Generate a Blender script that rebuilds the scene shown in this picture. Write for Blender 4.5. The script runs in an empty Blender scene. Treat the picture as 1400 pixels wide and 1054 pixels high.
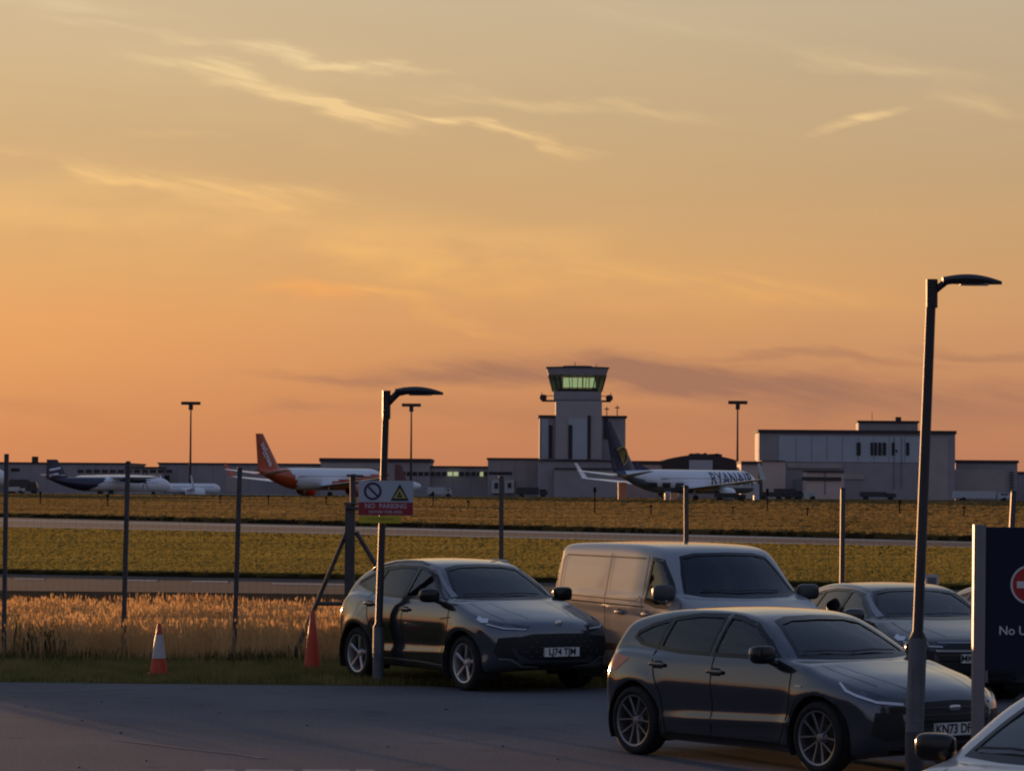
import bpy, bmesh, math, random
import numpy as np
from mathutils import Vector, Matrix
from mathutils.bvhtree import BVHTree
from mathutils.geometry import delaunay_2d_cdt, tessellate_polygon
random.seed(7); RNG = np.random.default_rng(7)
scene = bpy.context.scene
COL = scene.collection
rad = math.radians

# ------------------------------------------------------------------ camera
FPX, CAM_H = 4600.0, 2.65          # focal length in photo pixels, eye height
PITCH = math.atan(135 / FPX); ROLL = rad(0.41)
_f = Vector((0, math.cos(PITCH), math.sin(PITCH)))
_u0 = Vector((0, -math.sin(PITCH), math.cos(PITCH))); _r0 = Vector((1, 0, 0))
_r = _r0 * math.cos(ROLL) + _u0 * math.sin(ROLL)
_u = -_r0 * math.sin(ROLL) + _u0 * math.cos(ROLL)
cam_data = bpy.data.cameras.new('camera'); cam = bpy.data.objects.new('camera', cam_data); COL.objects.link(cam)
cam_data.sensor_width = 36; cam_data.lens = FPX / 1400 * 36
cam_data.clip_start = 0.5; cam_data.clip_end = 20000
cam.matrix_world = Matrix.Translation((0, 0, CAM_H)) @ Matrix((_r, _u, -_f)).transposed().to_4x4()
scene.camera = cam

def P(px, py, d):
    """world point at depth y=d seen at photo pixel (px,py)"""
    v = _f * FPX + _r * (px - 700) + _u * (527 - py)
    return Vector((0, 0, CAM_H)) + v * (d / v.y)
def G(px, py, z=0.0):
    v = _f * FPX + _r * (px - 700) + _u * (527 - py)
    return Vector((0, 0, CAM_H)) + v * ((z - CAM_H) / v.z)

# ------------------------------------------------------------------ sky and sun
SUN_AZ, SUN_EL = -25.0, 1.9          # degrees from the view axis (left negative), height
def srgb(r, g, b):
    f = lambda c: ((c / 255 + 0.055) / 1.055) ** 2.4 if c > 10 else c / 255 / 12.92
    return (f(r), f(g), f(b), 1)
world = bpy.data.worlds.new('World'); scene.world = world; world.use_nodes = True
nt = world.node_tree; nt.nodes.clear()
def N(t, **k):
    n = nt.nodes.new(t)
    for a, b in k.items(): setattr(n, a, b)
    return n
def val(x, sock):
    if isinstance(x, (int, float)): sock.default_value = x
    elif isinstance(x, tuple): sock.default_value = x
    else: nt.links.new(x, sock)
def M(op, a, b=0.0, c=None, clamp=False):
    n = N('ShaderNodeMath', operation=op, use_clamp=clamp)
    val(a, n.inputs[0]); val(b, n.inputs[1])
    if c is not None: val(c, n.inputs[2])
    return n.outputs[0]
def MIX(f, a, b, blend='MIX'):
    n = N('ShaderNodeMix', data_type='RGBA', blend_type=blend)
    val(f, n.inputs[0]); val(a, n.inputs[6]); val(b, n.inputs[7])
    return n.outputs[2]
def RAMP(f, stops, interp='LINEAR'):
    n = N('ShaderNodeValToRGB'); n.color_ramp.interpolation = interp
    el = n.color_ramp.elements
    while len(el) < len(stops): el.new(0.5)
    for e, (p, c) in zip(el, stops): e.position = p; e.color = c
    val(f, n.inputs[0]); return n.outputs[0]
tc = N('ShaderNodeTexCoord'); sp = N('ShaderNodeSeparateXYZ'); nt.links.new(tc.outputs['Generated'], sp.inputs[0])
X, Y, Z = sp.outputs
AZ = M('MULTIPLY', M('ARCTAN2', X, Y), 57.2958)
EL = M('MULTIPLY', M('ARCSINE', Z), 57.2958)
sunv = Vector((math.sin(rad(SUN_AZ)) * math.cos(rad(SUN_EL)), math.cos(rad(SUN_AZ)) * math.cos(rad(SUN_EL)), math.sin(rad(SUN_EL))))
dotn = N('ShaderNodeVectorMath', operation='DOT_PRODUCT'); nt.links.new(tc.outputs['Generated'], dotn.inputs[0]); dotn.inputs[1].default_value = sunv
SUND = dotn.outputs['Value']
elf = M('DIVIDE', M('ADD', EL, 2), 92, clamp=True)
e = lambda d: (d + 2) / 92
west = RAMP(elf, [(0, srgb(176, 117, 88)), (e(.3), srgb(184, 120, 86)), (e(.9), srgb(190, 125, 86)), (e(2.9), srgb(207, 149, 97)),
                  (e(3.9), srgb(206, 157, 102)), (e(5.1), srgb(195, 158, 112)), (e(6.6), srgb(193, 165, 125)), (e(8.2), srgb(196, 174, 140)),
                  (e(14), srgb(166, 160, 150)), (e(26), srgb(116, 128, 148)), (1, srgb(80, 98, 134))])
east = RAMP(elf, [(0, srgb(92, 94, 108)), (e(4), srgb(106, 106, 122)), (e(14), srgb(116, 122, 142)), (e(40), srgb(98, 112, 142)), (1, srgb(80, 98, 134))])
wf = N('ShaderNodeMapRange', interpolation_type='SMOOTHSTEP'); val(SUND, wf.inputs[0]); wf.inputs[1].default_value = 0.2; wf.inputs[2].default_value = 1.04
base = MIX(wf.outputs[0], east, west)
# brightening towards the sun that stands left of the frame
glow = M('POWER', M('MAXIMUM', SUND, 0.0), 26.0)
base = MIX(M('MULTIPLY', glow, 0.34), base, (0.24, 0.12, 0.04, 1), 'ADD')
# cirrus
cmb = N('ShaderNodeCombineXYZ'); val(M('MULTIPLY', AZ, 0.35), cmb.inputs[0]); val(M('MULTIPLY', EL, 1.1), cmb.inputs[1])
nz = N('ShaderNodeTexNoise'); nz.inputs['Scale'].default_value = 1.3; nz.inputs['Detail'].default_value = 5; nt.links.new(cmb.outputs[0], nz.inputs[0])
cmb2 = N('ShaderNodeCombineXYZ'); val(M('ADD', M('MULTIPLY', AZ, 0.8), M('MULTIPLY', EL, 1.6)), cmb2.inputs[0]); val(M('MULTIPLY', M('ADD', EL, M('MULTIPLY', AZ, 0.22)), 5.2), cmb2.inputs[1])
nf = N('ShaderNodeTexNoise'); nf.inputs['Scale'].default_value = 1.1; nf.inputs['Detail'].default_value = 7; nf.inputs['Roughness'].default_value = 0.6; nt.links.new(cmb2.outputs[0], nf.inputs[0])
warp = M('SUBTRACT', nz.outputs[0], 0.5)
fib = M('ADD', M('MULTIPLY', M('SUBTRACT', nf.outputs[0], 0.36), 3.6), 0.0, clamp=True)
AZw = M('ADD', AZ, M('MULTIPLY', warp, 1.2)); ELw = M('ADD', EL, M('MULTIPLY', warp, 0.75))
cmw = N('ShaderNodeCombineXYZ'); val(AZw, cmw.inputs[0]); val(ELw, cmw.inputs[1])
def streaks(items):
    tot = None
    for (px, py, L, W, ang, amp) in items:
        a0 = (px - 700) * 0.012455; e0 = (662 + 0.0072 * (px - 700) - py) * 0.012455
        mp_ = N('ShaderNodeMapping', vector_type='TEXTURE'); nt.links.new(cmw.outputs[0], mp_.inputs[0])
        mp_.inputs['Location'].default_value = (a0, e0, 0); mp_.inputs['Rotation'].default_value = (0, 0, rad(ang)); mp_.inputs['Scale'].default_value = (L * 0.012455, W * 0.012455, 1)
        ln = N('ShaderNodeVectorMath', operation='LENGTH'); nt.links.new(mp_.outputs[0], ln.inputs[0])
        mr = N('ShaderNodeMapRange', interpolation_type='SMOOTHSTEP'); nt.links.new(ln.outputs['Value'], mr.inputs[0])
        mr.inputs[1].default_value = 0.0; mr.inputs[2].default_value = 1.75; mr.inputs[3].default_value = amp; mr.inputs[4].default_value = 0.0
        tot = mr.outputs[0] if tot is None else M('ADD', tot, mr.outputs[0])
    return tot
fine = streaks([(250, 88, 75, 7, -6, .55), (335, 112, 85, 12, -12, .85), (430, 148, 100, 10, -14, 1.0), (560, 165, 120, 8, -8, .75), (700, 188, 90, 8, -9, .9),
                (400, 78, 150, 7, -7, .75), (500, 92, 70, 6, -6, .5), (780, 145, 170, 9, -5, .45), (1180, 165, 55, 7, 15, 1.0), (1210, 98, 110, 12, -8, .4), (1330, 148, 60, 10, -18, .3),
                (130, 235, 130, 8, -9, .42), (290, 258, 130, 13, -8, .34), (370, 275, 100, 14, -2, .3), (60, 8, 160, 10, -3, .35), (120, 36, 80, 6, -8, .25), (480, 402, 90, 9, -4, .7),
                (610, 435, 90, 8, -16, .35), (230, 190, 60, 9, 0, .2), (860, 20, 200, 20, -12, .15), (950, 385, 160, 16, -8, .3), (1130, 400, 120, 14, -5, .2)])
broad = streaks([(180, 290, 300, 60, -6, .36), (620, 345, 210, 50, -10, .5), (690, 345, 150, 26, 12, .42), (500, 325, 170, 26, -6, .3), (380, 110, 300, 60, -12, .16), (60, 290, 120, 40, 0, .25), (250, 400, 300, 40, 0, .15), (950, 400, 300, 50, -5, .2)])
warm = streaks([(420, 400, 60, 12, -4, .8), (120, 470, 340, 60, 0, .25)])
dark = streaks([(600, 514, 150, 15, 1, .55), (780, 508, 170, 22, 0, .62), (900, 512, 120, 24, -4, .6), (1040, 532, 170, 26, -5, .6), (1260, 548, 230, 26, -4, .6), (1120, 492, 150, 6, -3, .5), (1340, 486, 90, 7, -2, .5), (450, 515, 110, 6, 0, .35), (620, 560, 220, 14, 0, .25), (1000, 580, 300, 20, 0, .22), (410, 556, 40, 5, 0, .3), (30, 560, 120, 12, -4, .2)])
fibf = M('ADD', M('MULTIPLY', fib, 0.8), 0.2)
cloud = M('ADD', M('MULTIPLY', M('MULTIPLY', fine, 1.25), fibf), M('MULTIPLY', broad, M('MULTIPLY_ADD', nz.outputs[0], 2.6, -0.75, clamp=True)), clamp=True)
ccol = RAMP(elf, [(0, srgb(220, 150, 96)), (e(3), srgb(238, 172, 92)), (e(5), srgb(240, 192, 124)), (e(8), srgb(226, 205, 160)), (e(20), srgb(200, 196, 186)), (1, srgb(170, 180, 196))])
sky = MIX(M('MULTIPLY', cloud, 0.85), base, ccol)
sky = MIX(M('MULTIPLY', warm, 0.5, clamp=True), sky, srgb(236, 152, 84))
sky = MIX(M('MULTIPLY', M('MULTIPLY', dark, M('ADD', M('MULTIPLY', fib, 0.35), 0.7)), 1.15, clamp=True), sky, srgb(152, 108, 90))
# very broad mottling that carries on all round the dome
mo = N('ShaderNodeTexNoise'); mo.inputs['Scale'].default_value = 2.6; mo.inputs['Detail'].default_value = 5
mp = N('ShaderNodeMapping'); mp.inputs['Scale'].default_value = (1.6, 1.6, 9); nt.links.new(tc.outputs['Generated'], mp.inputs[0]); nt.links.new(mp.outputs[0], mo.inputs[0])
sky = MIX(M('MULTIPLY', M('SUBTRACT', mo.outputs[0], 0.45), 0.35, clamp=True), sky, ccol)
nish = N('ShaderNodeTexSky', sky_type='NISHITA'); nish.sun_disc = False; nish.sun_elevation = rad(SUN_EL); nish.sun_rotation = rad(SUN_AZ)
add = N('ShaderNodeAddShader'); b1 = N('ShaderNodeBackground'); b2 = N('ShaderNodeBackground'); out = N('ShaderNodeOutputWorld')
nt.links.new(sky, b1.inputs[0]); b1.inputs[1].default_value = 0.965
nt.links.new(nish.outputs[0], b2.inputs[0]); b2.inputs[1].default_value = 0.008
nt.links.new(b1.outputs[0], add.inputs[0]); nt.links.new(b2.outputs[0], add.inputs[1]); nt.links.new(add.outputs[0], out.inputs[0])

world.cycles.sampling_method = 'MANUAL'; world.cycles.sample_map_resolution = 512
sl = bpy.data.lights.new('sun', 'SUN'); sl.energy = 3.4; sl.angle = rad(0.6); sl.color = (1.0, 0.52, 0.23)
sun = bpy.data.objects.new('sun', sl); COL.objects.link(sun); sun.rotation_euler = sunv.to_track_quat('Z', 'Y').to_euler()
vs = scene.view_settings; vs.view_transform = 'Standard'; vs.look = 'None'; vs.exposure = 0.12; vs.gamma = 1; vs.use_curve_mapping = False
scene.cycles.filter_width = 2.1
scene.cycles.max_bounces = 8; scene.cycles.transparent_max_bounces = 24; scene.cycles.caustics_reflective = False; scene.cycles.caustics_refractive = False
scene.cycles.sample_clamp_indirect = 4

# ------------------------------------------------------------------ materials
MATS = {}
def mat(name, col, rough=0.6, metal=0.0, coat=0.0, var=0.0, scale=8.0, emit=None, estr=1.0, bump=0.0, col2=None, stretch=None, detail=4, spec=0.5, thr=None):
    if name in MATS: return MATS[name]
    m = bpy.data.materials.new(name); m.use_nodes = True; t = m.node_tree; b = t.nodes['Principled BSDF']
    c = tuple(col) + (1,) if len(col) == 3 else col
    b.inputs['Base Color'].default_value = c; b.inputs['Roughness'].default_value = rough; b.inputs['Metallic'].default_value = metal
    b.inputs['Coat Weight'].default_value = coat; b.inputs['Coat Roughness'].default_value = 0.06; b.inputs['Specular IOR Level'].default_value = spec
    if emit: b.inputs['Emission Color'].default_value = tuple(emit) + (1,); b.inputs['Emission Strength'].default_value = estr
    if var or bump or col2:
        tx = t.nodes.new('ShaderNodeTexCoord'); mpn = t.nodes.new('ShaderNodeMapping'); nn = t.nodes.new('ShaderNodeTexNoise')
        t.links.new(tx.outputs['Object'], mpn.inputs[0]); t.links.new(mpn.outputs[0], nn.inputs[0])
        mpn.inputs['Scale'].default_value = stretch or (1, 1, 1)
        nn.inputs['Scale'].default_value = scale; nn.inputs['Detail'].default_value = detail
        if var or col2:
            r = t.nodes.new('ShaderNodeValToRGB'); a_, b_ = thr or (0.3, 0.7)
            r.color_ramp.elements[0].position = a_; r.color_ramp.elements[1].position = b_
            if col2: c2 = tuple(col2) + (1,); r.color_ramp.elements[0].color = c; r.color_ramp.elements[1].color = c2
            else:
                r.color_ramp.elements[0].color = tuple(max(0, x * (1 - var)) for x in c[:3]) + (1,)
                r.color_ramp.elements[1].color = tuple(min(1, x * (1 + var)) for x in c[:3]) + (1,)
            t.links.new(nn.outputs[0], r.inputs[0]); t.links.new(r.outputs[0], b.inputs['Base Color'])
        if bump:
            bp = t.nodes.new('ShaderNodeBump'); bp.inputs['Strength'].default_value = bump; bp.inputs['Distance'].default_value = 0.02
            t.links.new(nn.outputs[0], bp.inputs['Height']); t.links.new(bp.outputs[0], b.inputs['Normal'])
    MATS[name] = m; return m

def glass(name, tint, refl=1.0, rough=0.02, film=0.0):
    """thin sheet: tinted see-through, mirror-like by Fresnel, with an optional diffuse film that paints in sky reflection"""
    m = bpy.data.materials.new(name); m.use_nodes = True; t = m.node_tree; t.nodes.clear()
    o = t.nodes.new('ShaderNodeOutputMaterial'); mx = t.nodes.new('ShaderNodeMixShader'); tr = t.nodes.new('ShaderNodeBsdfTransparent'); gl = t.nodes.new('ShaderNodeBsdfGlossy')
    fr = t.nodes.new('ShaderNodeFresnel'); fr.inputs[0].default_value = 1.6
    mm = t.nodes.new('ShaderNodeMath'); mm.operation = 'MULTIPLY_ADD'; mm.inputs[1].default_value = 1.0 * refl; mm.inputs[2].default_value = 0.02; mm.use_clamp = True
    tr.inputs[0].default_value = tuple(tint) + (1,); gl.inputs['Roughness'].default_value = rough; gl.inputs[0].default_value = (.95, .97, 1, 1)
    t.links.new(fr.outputs[0], mm.inputs[0]); t.links.new(mm.outputs[0], mx.inputs[0])
    src = tr.outputs[0]
    if film:
        df = t.nodes.new('ShaderNodeBsdfDiffuse'); df.inputs[0].default_value = (.5, .52, .54, 1); m2 = t.nodes.new('ShaderNodeMixShader'); m2.inputs[0].default_value = film
        t.links.new(tr.outputs[0], m2.inputs[1]); t.links.new(df.outputs[0], m2.inputs[2]); src = m2.outputs[0]
    t.links.new(src, mx.inputs[1]); t.links.new(gl.outputs[0], mx.inputs[2]); t.links.new(mx.outputs[0], o.inputs[0])
    MATS[name] = m; return m

def leafmat(name, cols, trans=0.45, scale=3.0):
    """blades: diffuse + translucent, colour varied by place"""
    m = bpy.data.materials.new(name); m.use_nodes = True; t = m.node_tree; t.nodes.clear()
    o = t.nodes.new('ShaderNodeOutputMaterial'); mx = t.nodes.new('ShaderNodeMixShader'); d = t.nodes.new('ShaderNodeBsdfDiffuse'); tr = t.nodes.new('ShaderNodeBsdfTranslucent')
    g = t.nodes.new('ShaderNodeNewGeometry'); nn = t.nodes.new('ShaderNodeTexNoise'); nn.inputs['Scale'].default_value = scale; nn.inputs['Detail'].default_value = 6
    t.links.new(g.outputs['Position'], nn.inputs[0]); r = t.nodes.new('ShaderNodeValToRGB')
    el = r.color_ramp.elements
    while len(el) < len(cols): el.new(.5)
    for i, c in enumerate(cols): el[i].position = 0.3 + 0.4 * i / (len(cols) - 1); el[i].color = tuple(c) + (1,)
    t.links.new(nn.outputs[0], r.inputs[0])
    for n_ in (d, tr): t.links.new(r.outputs[0], n_.inputs[0])
    mx.inputs[0].default_value = trans; t.links.new(d.outputs[0], mx.inputs[1]); t.links.new(tr.outputs[0], mx.inputs[2]); t.links.new(mx.outputs[0], o.inputs[0])
    MATS[name] = m; return m

# ------------------------------------------------------------------ object helpers
def link(o, parent=None):
    COL.objects.link(o)
    if parent is not None: o.parent = parent
    return o
def thing(name, label, cat, loc=(0, 0, 0), rz=0.0, group=None):
    o = bpy.data.objects.new(name, None); link(o); o.empty_display_size = 0.2
    o.location = loc; o.rotation_euler = (0, 0, rz); o['label'] = label; o['category'] = cat
    if group: o['group'] = group
    return o
def tag(o, label, cat, group=None):
    o['label'] = label; o['category'] = cat
    if group: o['group'] = group
    return o
def struct(o, kind='structure'):
    o['kind'] = kind; return o
def mesh(name, V, F, m, parent=None, smooth=False, sharp=None, mi=None):
    me = bpy.data.meshes.new(name); me.from_pydata([tuple(v) for v in V], [], [tuple(f) for f in F]); me.update()
    for x in (m if isinstance(m, (list, tuple)) else [m]): me.materials.append(x)
    if mi is not None: me.polygons.foreach_set('material_index', mi)
    if smooth: me.polygons.foreach_set('use_smooth', [True] * len(me.polygons))
    if sharp: me.set_sharp_from_angle(angle=rad(sharp))
    return link(bpy.data.objects.new(name, me), parent)

class MB:
    def __init__(s): s.V = []; s.F = []; s.I = []
    def add(s, V, F, mi=0):
        n = len(s.V); s.V += [tuple(v) for v in V]; s.F += [tuple(i + n for i in f) for f in F]; s.I += [mi] * len(F); return s
    def box(s, x0, x1, y0, y1, z0, z1, mi=0, rz=0.0, c=None):
        V = [Vector((x, y, z)) for z in (z0, z1) for y in (y0, y1) for x in (x0, x1)]
        if rz:
            c = Vector(c) if c is not None else Vector(((x0 + x1) / 2, (y0 + y1) / 2, 0)); R = Matrix.Rotation(rz, 3, 'Z')
            V = [R @ (v - c) + c for v in V]
        return s.add(V, [(0, 2, 3, 1), (4, 5, 7, 6), (0, 1, 5, 4), (2, 6, 7, 3), (0, 4, 6, 2), (1, 3, 7, 5)], mi)
    def tube(s, pts, r, n=8, mi=0, caps=True):
        pts = [Vector(p) for p in pts]; rs = r if isinstance(r, (list, tuple)) else [r] * len(pts)
        rings = []; up = None
        for i, p in enumerate(pts):
            t = (pts[min(i + 1, len(pts) - 1)] - pts[max(i - 1, 0)]).normalized()
            if up is None or abs(up.dot(t)) > .95: up = Vector((0, 0, 1)) if abs(t.z) < .9 else Vector((1, 0, 0))
            a = t.cross(up).normalized(); b = t.cross(a).normalized(); up = -b
            rings.append([p + (a * math.cos(2 * math.pi * k / n) + b * math.sin(2 * math.pi * k / n)) * rs[i] for k in range(n)])
        V = [v for rg in rings for v in rg]; F = []
        for i in range(len(pts) - 1):
            for k in range(n): F.append((i * n + k, i * n + (k + 1) % n, (i + 1) * n + (k + 1) % n, (i + 1) * n + k))
        if caps: F += [tuple(range(n))[::-1], tuple((len(pts) - 1) * n + k for k in range(n))]
        return s.add(V, F, mi)
    def lathe(s, prof, n=32, axis='Z', o=(0, 0, 0), mi=0, closed=False):
        """prof: (radius, height) list"""
        V = []; o = Vector(o)
        for r, h in prof:
            for k in range(n):
                a = 2 * math.pi * k / n; c, d = r * math.cos(a), r * math.sin(a)
                V.append(o + Vector({'Z': (c, d, h), 'Y': (d, h, c), 'X': (h, c, d)}[axis]))
        F = []; L = len(prof)
        for i in range(L if closed else L - 1):
            j = (i + 1) % L
            for k in range(n): F.append((i * n + k, i * n + (k + 1) % n, j * n + (k + 1) % n, j * n + k))
        return s.add(V, F, mi)
    def prism(s, poly, o, u, v, w, mi=0):
        """poly in (u,v), extruded along vector w"""
        o, u, v, w = Vector(o), Vector(u), Vector(v), Vector(w); n = len(poly)
        V = [o + u * a + v * b for a, b in poly] + [o + u * a + v * b + w for a, b in poly]
        tri = tessellate_polygon([[Vector((a, b, 0)) for a, b in poly]])
        F = [tuple(t) for t in tri] + [tuple(i + n for i in t)[::-1] for t in tri] + [(i, (i + 1) % n, n + (i + 1) % n, n + i) for i in range(n)]
        return s.add(V, F, mi)
    def superell(s, c, r, e1=.5, e2=.5, n=16, R=None, mi=0):
        c = Vector(c); V = []; pw = lambda x, e: math.copysign(abs(x) ** e, x)
        for i in range(n + 1):
            a = -math.pi / 2 + math.pi * i / n
            for k in range(2 * n):
                b = 2 * math.pi * k / (2 * n)
                v = Vector((r[0] * pw(math.cos(a), e1) * pw(math.cos(b), e2), r[1] * pw(math.cos(a), e1) * pw(math.sin(b), e2), r[2] * pw(math.sin(a), e1)))
                V.append(c + (R @ v if R else v))
        F = [(i * 2 * n + k, i * 2 * n + (k + 1) % (2 * n), (i + 1) * 2 * n + (k + 1) % (2 * n), (i + 1) * 2 * n + k) for i in range(n) for k in range(2 * n)]
        return s.add(V, F, mi)
    def build(s, name, m, parent=None, smooth=False, sharp=None):
        o = mesh(name, s.V, s.F, m, parent, smooth, sharp, s.I if isinstance(m, (list, tuple)) else None)
        bm = bmesh.new(); bm.from_mesh(o.data); bmesh.ops.recalc_face_normals(bm, faces=bm.faces); bm.to_mesh(o.data); bm.free()
        return o

def text_mesh(txt, size, cuts=0, bold=0.0, shear=0.0, space=1.0):
    """returns verts (x right, y up), faces; centred"""
    c = bpy.data.curves.new('t', 'FONT'); c.body = txt; c.size = size; c.align_x = 'CENTER'; c.align_y = 'CENTER'; c.offset = bold; c.shear = shear; c.space_character = space; c.resolution_u = 4
    o = bpy.data.objects.new('t', c); COL.objects.link(o); dg = bpy.context.evaluated_depsgraph_get(); me = o.evaluated_get(dg).to_mesh()
    bm = bmesh.new(); bm.from_mesh(me)
    zs = [v.co.y for v in bm.verts] or [0]
    for i in range(cuts):
        y = min(zs) + (max(zs) - min(zs)) * (i + 1) / (cuts + 1)
        bmesh.ops.bisect_plane(bm, geom=bm.verts[:] + bm.edges[:] + bm.faces[:], plane_co=(0, y, 0), plane_no=(0, 1, 0))
    bm.verts.index_update(); V = [v.co.copy() for v in bm.verts]; F = [[v.index for v in f.verts] for f in bm.faces]
    bm.free(); o.evaluated_get(dg).to_mesh_clear(); bpy.data.objects.remove(o); bpy.data.curves.remove(c)
    return V, F
def lettering(txt, size, o, u, v, m, parent, name='lettering', **k):
    V, F = text_mesh(txt, size, **k); o, u, v = Vector(o), Vector(u), Vector(v)
    return mesh(name, [o + u * p.x + v * p.y for p in V], F, m, parent)
# ------------------------------------------------------------------ vehicles: implicit body -> surface nets
def surface_nets(F, o, h):
    s = F < 0; nx, ny, nz = F.shape
    acc = np.zeros((nx - 1, ny - 1, nz - 1, 3)); cnt = np.zeros((nx - 1, ny - 1, nz - 1), np.int32)
    edges = []
    for ax in range(3):
        sl0 = [slice(None)] * 3; sl1 = [slice(None)] * 3; sl0[ax] = slice(0, -1); sl1[ax] = slice(1, None)
        a, b = F[tuple(sl0)], F[tuple(sl1)]; cr = (a < 0) != (b < 0)
        idx = np.argwhere(cr); t = a[cr] / (a[cr] - b[cr]); pos = idx.astype(float); pos[:, ax] += t
        inside = a[cr] < 0; o1, o2 = [k for k in range(3) if k != ax]
        edges.append((ax, o1, o2, idx, inside))
        for d1 in (0, -1):
            for d2 in (0, -1):
                c = idx.copy(); c[:, o1] += d1; c[:, o2] += d2
                ok = (c >= 0).all(1) & (c[:, 0] < nx - 1) & (c[:, 1] < ny - 1) & (c[:, 2] < nz - 1)
                cc = c[ok]; np.add.at(acc, (cc[:, 0], cc[:, 1], cc[:, 2]), pos[ok]); np.add.at(cnt, (cc[:, 0], cc[:, 1], cc[:, 2]), 1)
    m = cnt > 0; ids = -np.ones(cnt.shape, np.int64); ids[m] = np.arange(m.sum())
    V = acc[m] / cnt[m][:, None] * h + np.array(o); Q = []
    for ax, o1, o2, idx, inside in edges:
        q = []
        for d1, d2 in ((-1, -1), (0, -1), (0, 0), (-1, 0)):
            c = idx.copy(); c[:, o1] += d1; c[:, o2] += d2; c = np.clip(c, 0, np.array(cnt.shape) - 1); q.append(ids[c[:, 0], c[:, 1], c[:, 2]])
        q = np.stack(q, 1); flip = inside if ax != 1 else ~inside; q[~flip] = q[~flip][:, ::-1]; Q.append(q[(q >= 0).all(1)])
    return V, np.concatenate(Q)

def chaikin(p, n=2):
    p = np.array(p, float)
    for _ in range(n):
        q = np.roll(p, -1, 0); p = np.stack([.78 * p + .22 * q, .22 * p + .78 * q], 1).reshape(-1, 2)
    return p
def poly_sd(P_, x, z):
    A = P_; B = np.roll(P_, -1, 0); d2 = np.full(x.shape, 1e9); ins = np.zeros(x.shape, bool)
    for (ax, az), (bx, bz) in zip(A, B):
        ex, ez = bx - ax, bz - az; L = ex * ex + ez * ez + 1e-12
        t = np.clip(((x - ax) * ex + (z - az) * ez) / L, 0, 1); dx = x - ax - t * ex; dz = z - az - t * ez
        np.minimum(d2, dx * dx + dz * dz, out=d2)
        c = ((az > z) != (bz > z))
        if abs(ez) > 1e-12: ins ^= c & (x < ax + (z - az) * ex / ez)
    d = np.sqrt(d2); return np.where(ins, -d, d)
def sm(x, a, b):
    t = np.clip((x - a) / (b - a), 0, 1); return t * t * (3 - 2 * t)
def smax(a, b, r): h = np.clip(.5 + .5 * (a - b) / r, 0, 1); return b + (a - b) * h + r * h * (1 - h)
def smin(a, b, r): return -smax(-a, -b, r)

class Grid2:
    def __init__(s, poly, h=.02):
        s.h = h; s.x0, s.z0 = poly.min(0) - .5; n = ((poly.max(0) + .5 - poly.min(0) + .5) / h).astype(int) + 2
        gx = s.x0 + np.arange(n[0]) * h; gz = s.z0 + np.arange(n[1]) * h; Xg, Zg = np.meshgrid(gx, gz, indexing='ij'); s.D = poly_sd(poly, Xg, Zg); s.n = n
    def __call__(s, x, z):
        fx = np.clip((x - s.x0) / s.h, 0, s.n[0] - 1.001); fz = np.clip((z - s.z0) / s.h, 0, s.n[1] - 1.001); i = fx.astype(int); k = fz.astype(int); u = fx - i; v = fz - k; D = s.D
        return D[i, k] * (1 - u) * (1 - v) + D[i + 1, k] * u * (1 - v) + D[i, k + 1] * (1 - u) * v + D[i + 1, k + 1] * u * v

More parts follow.
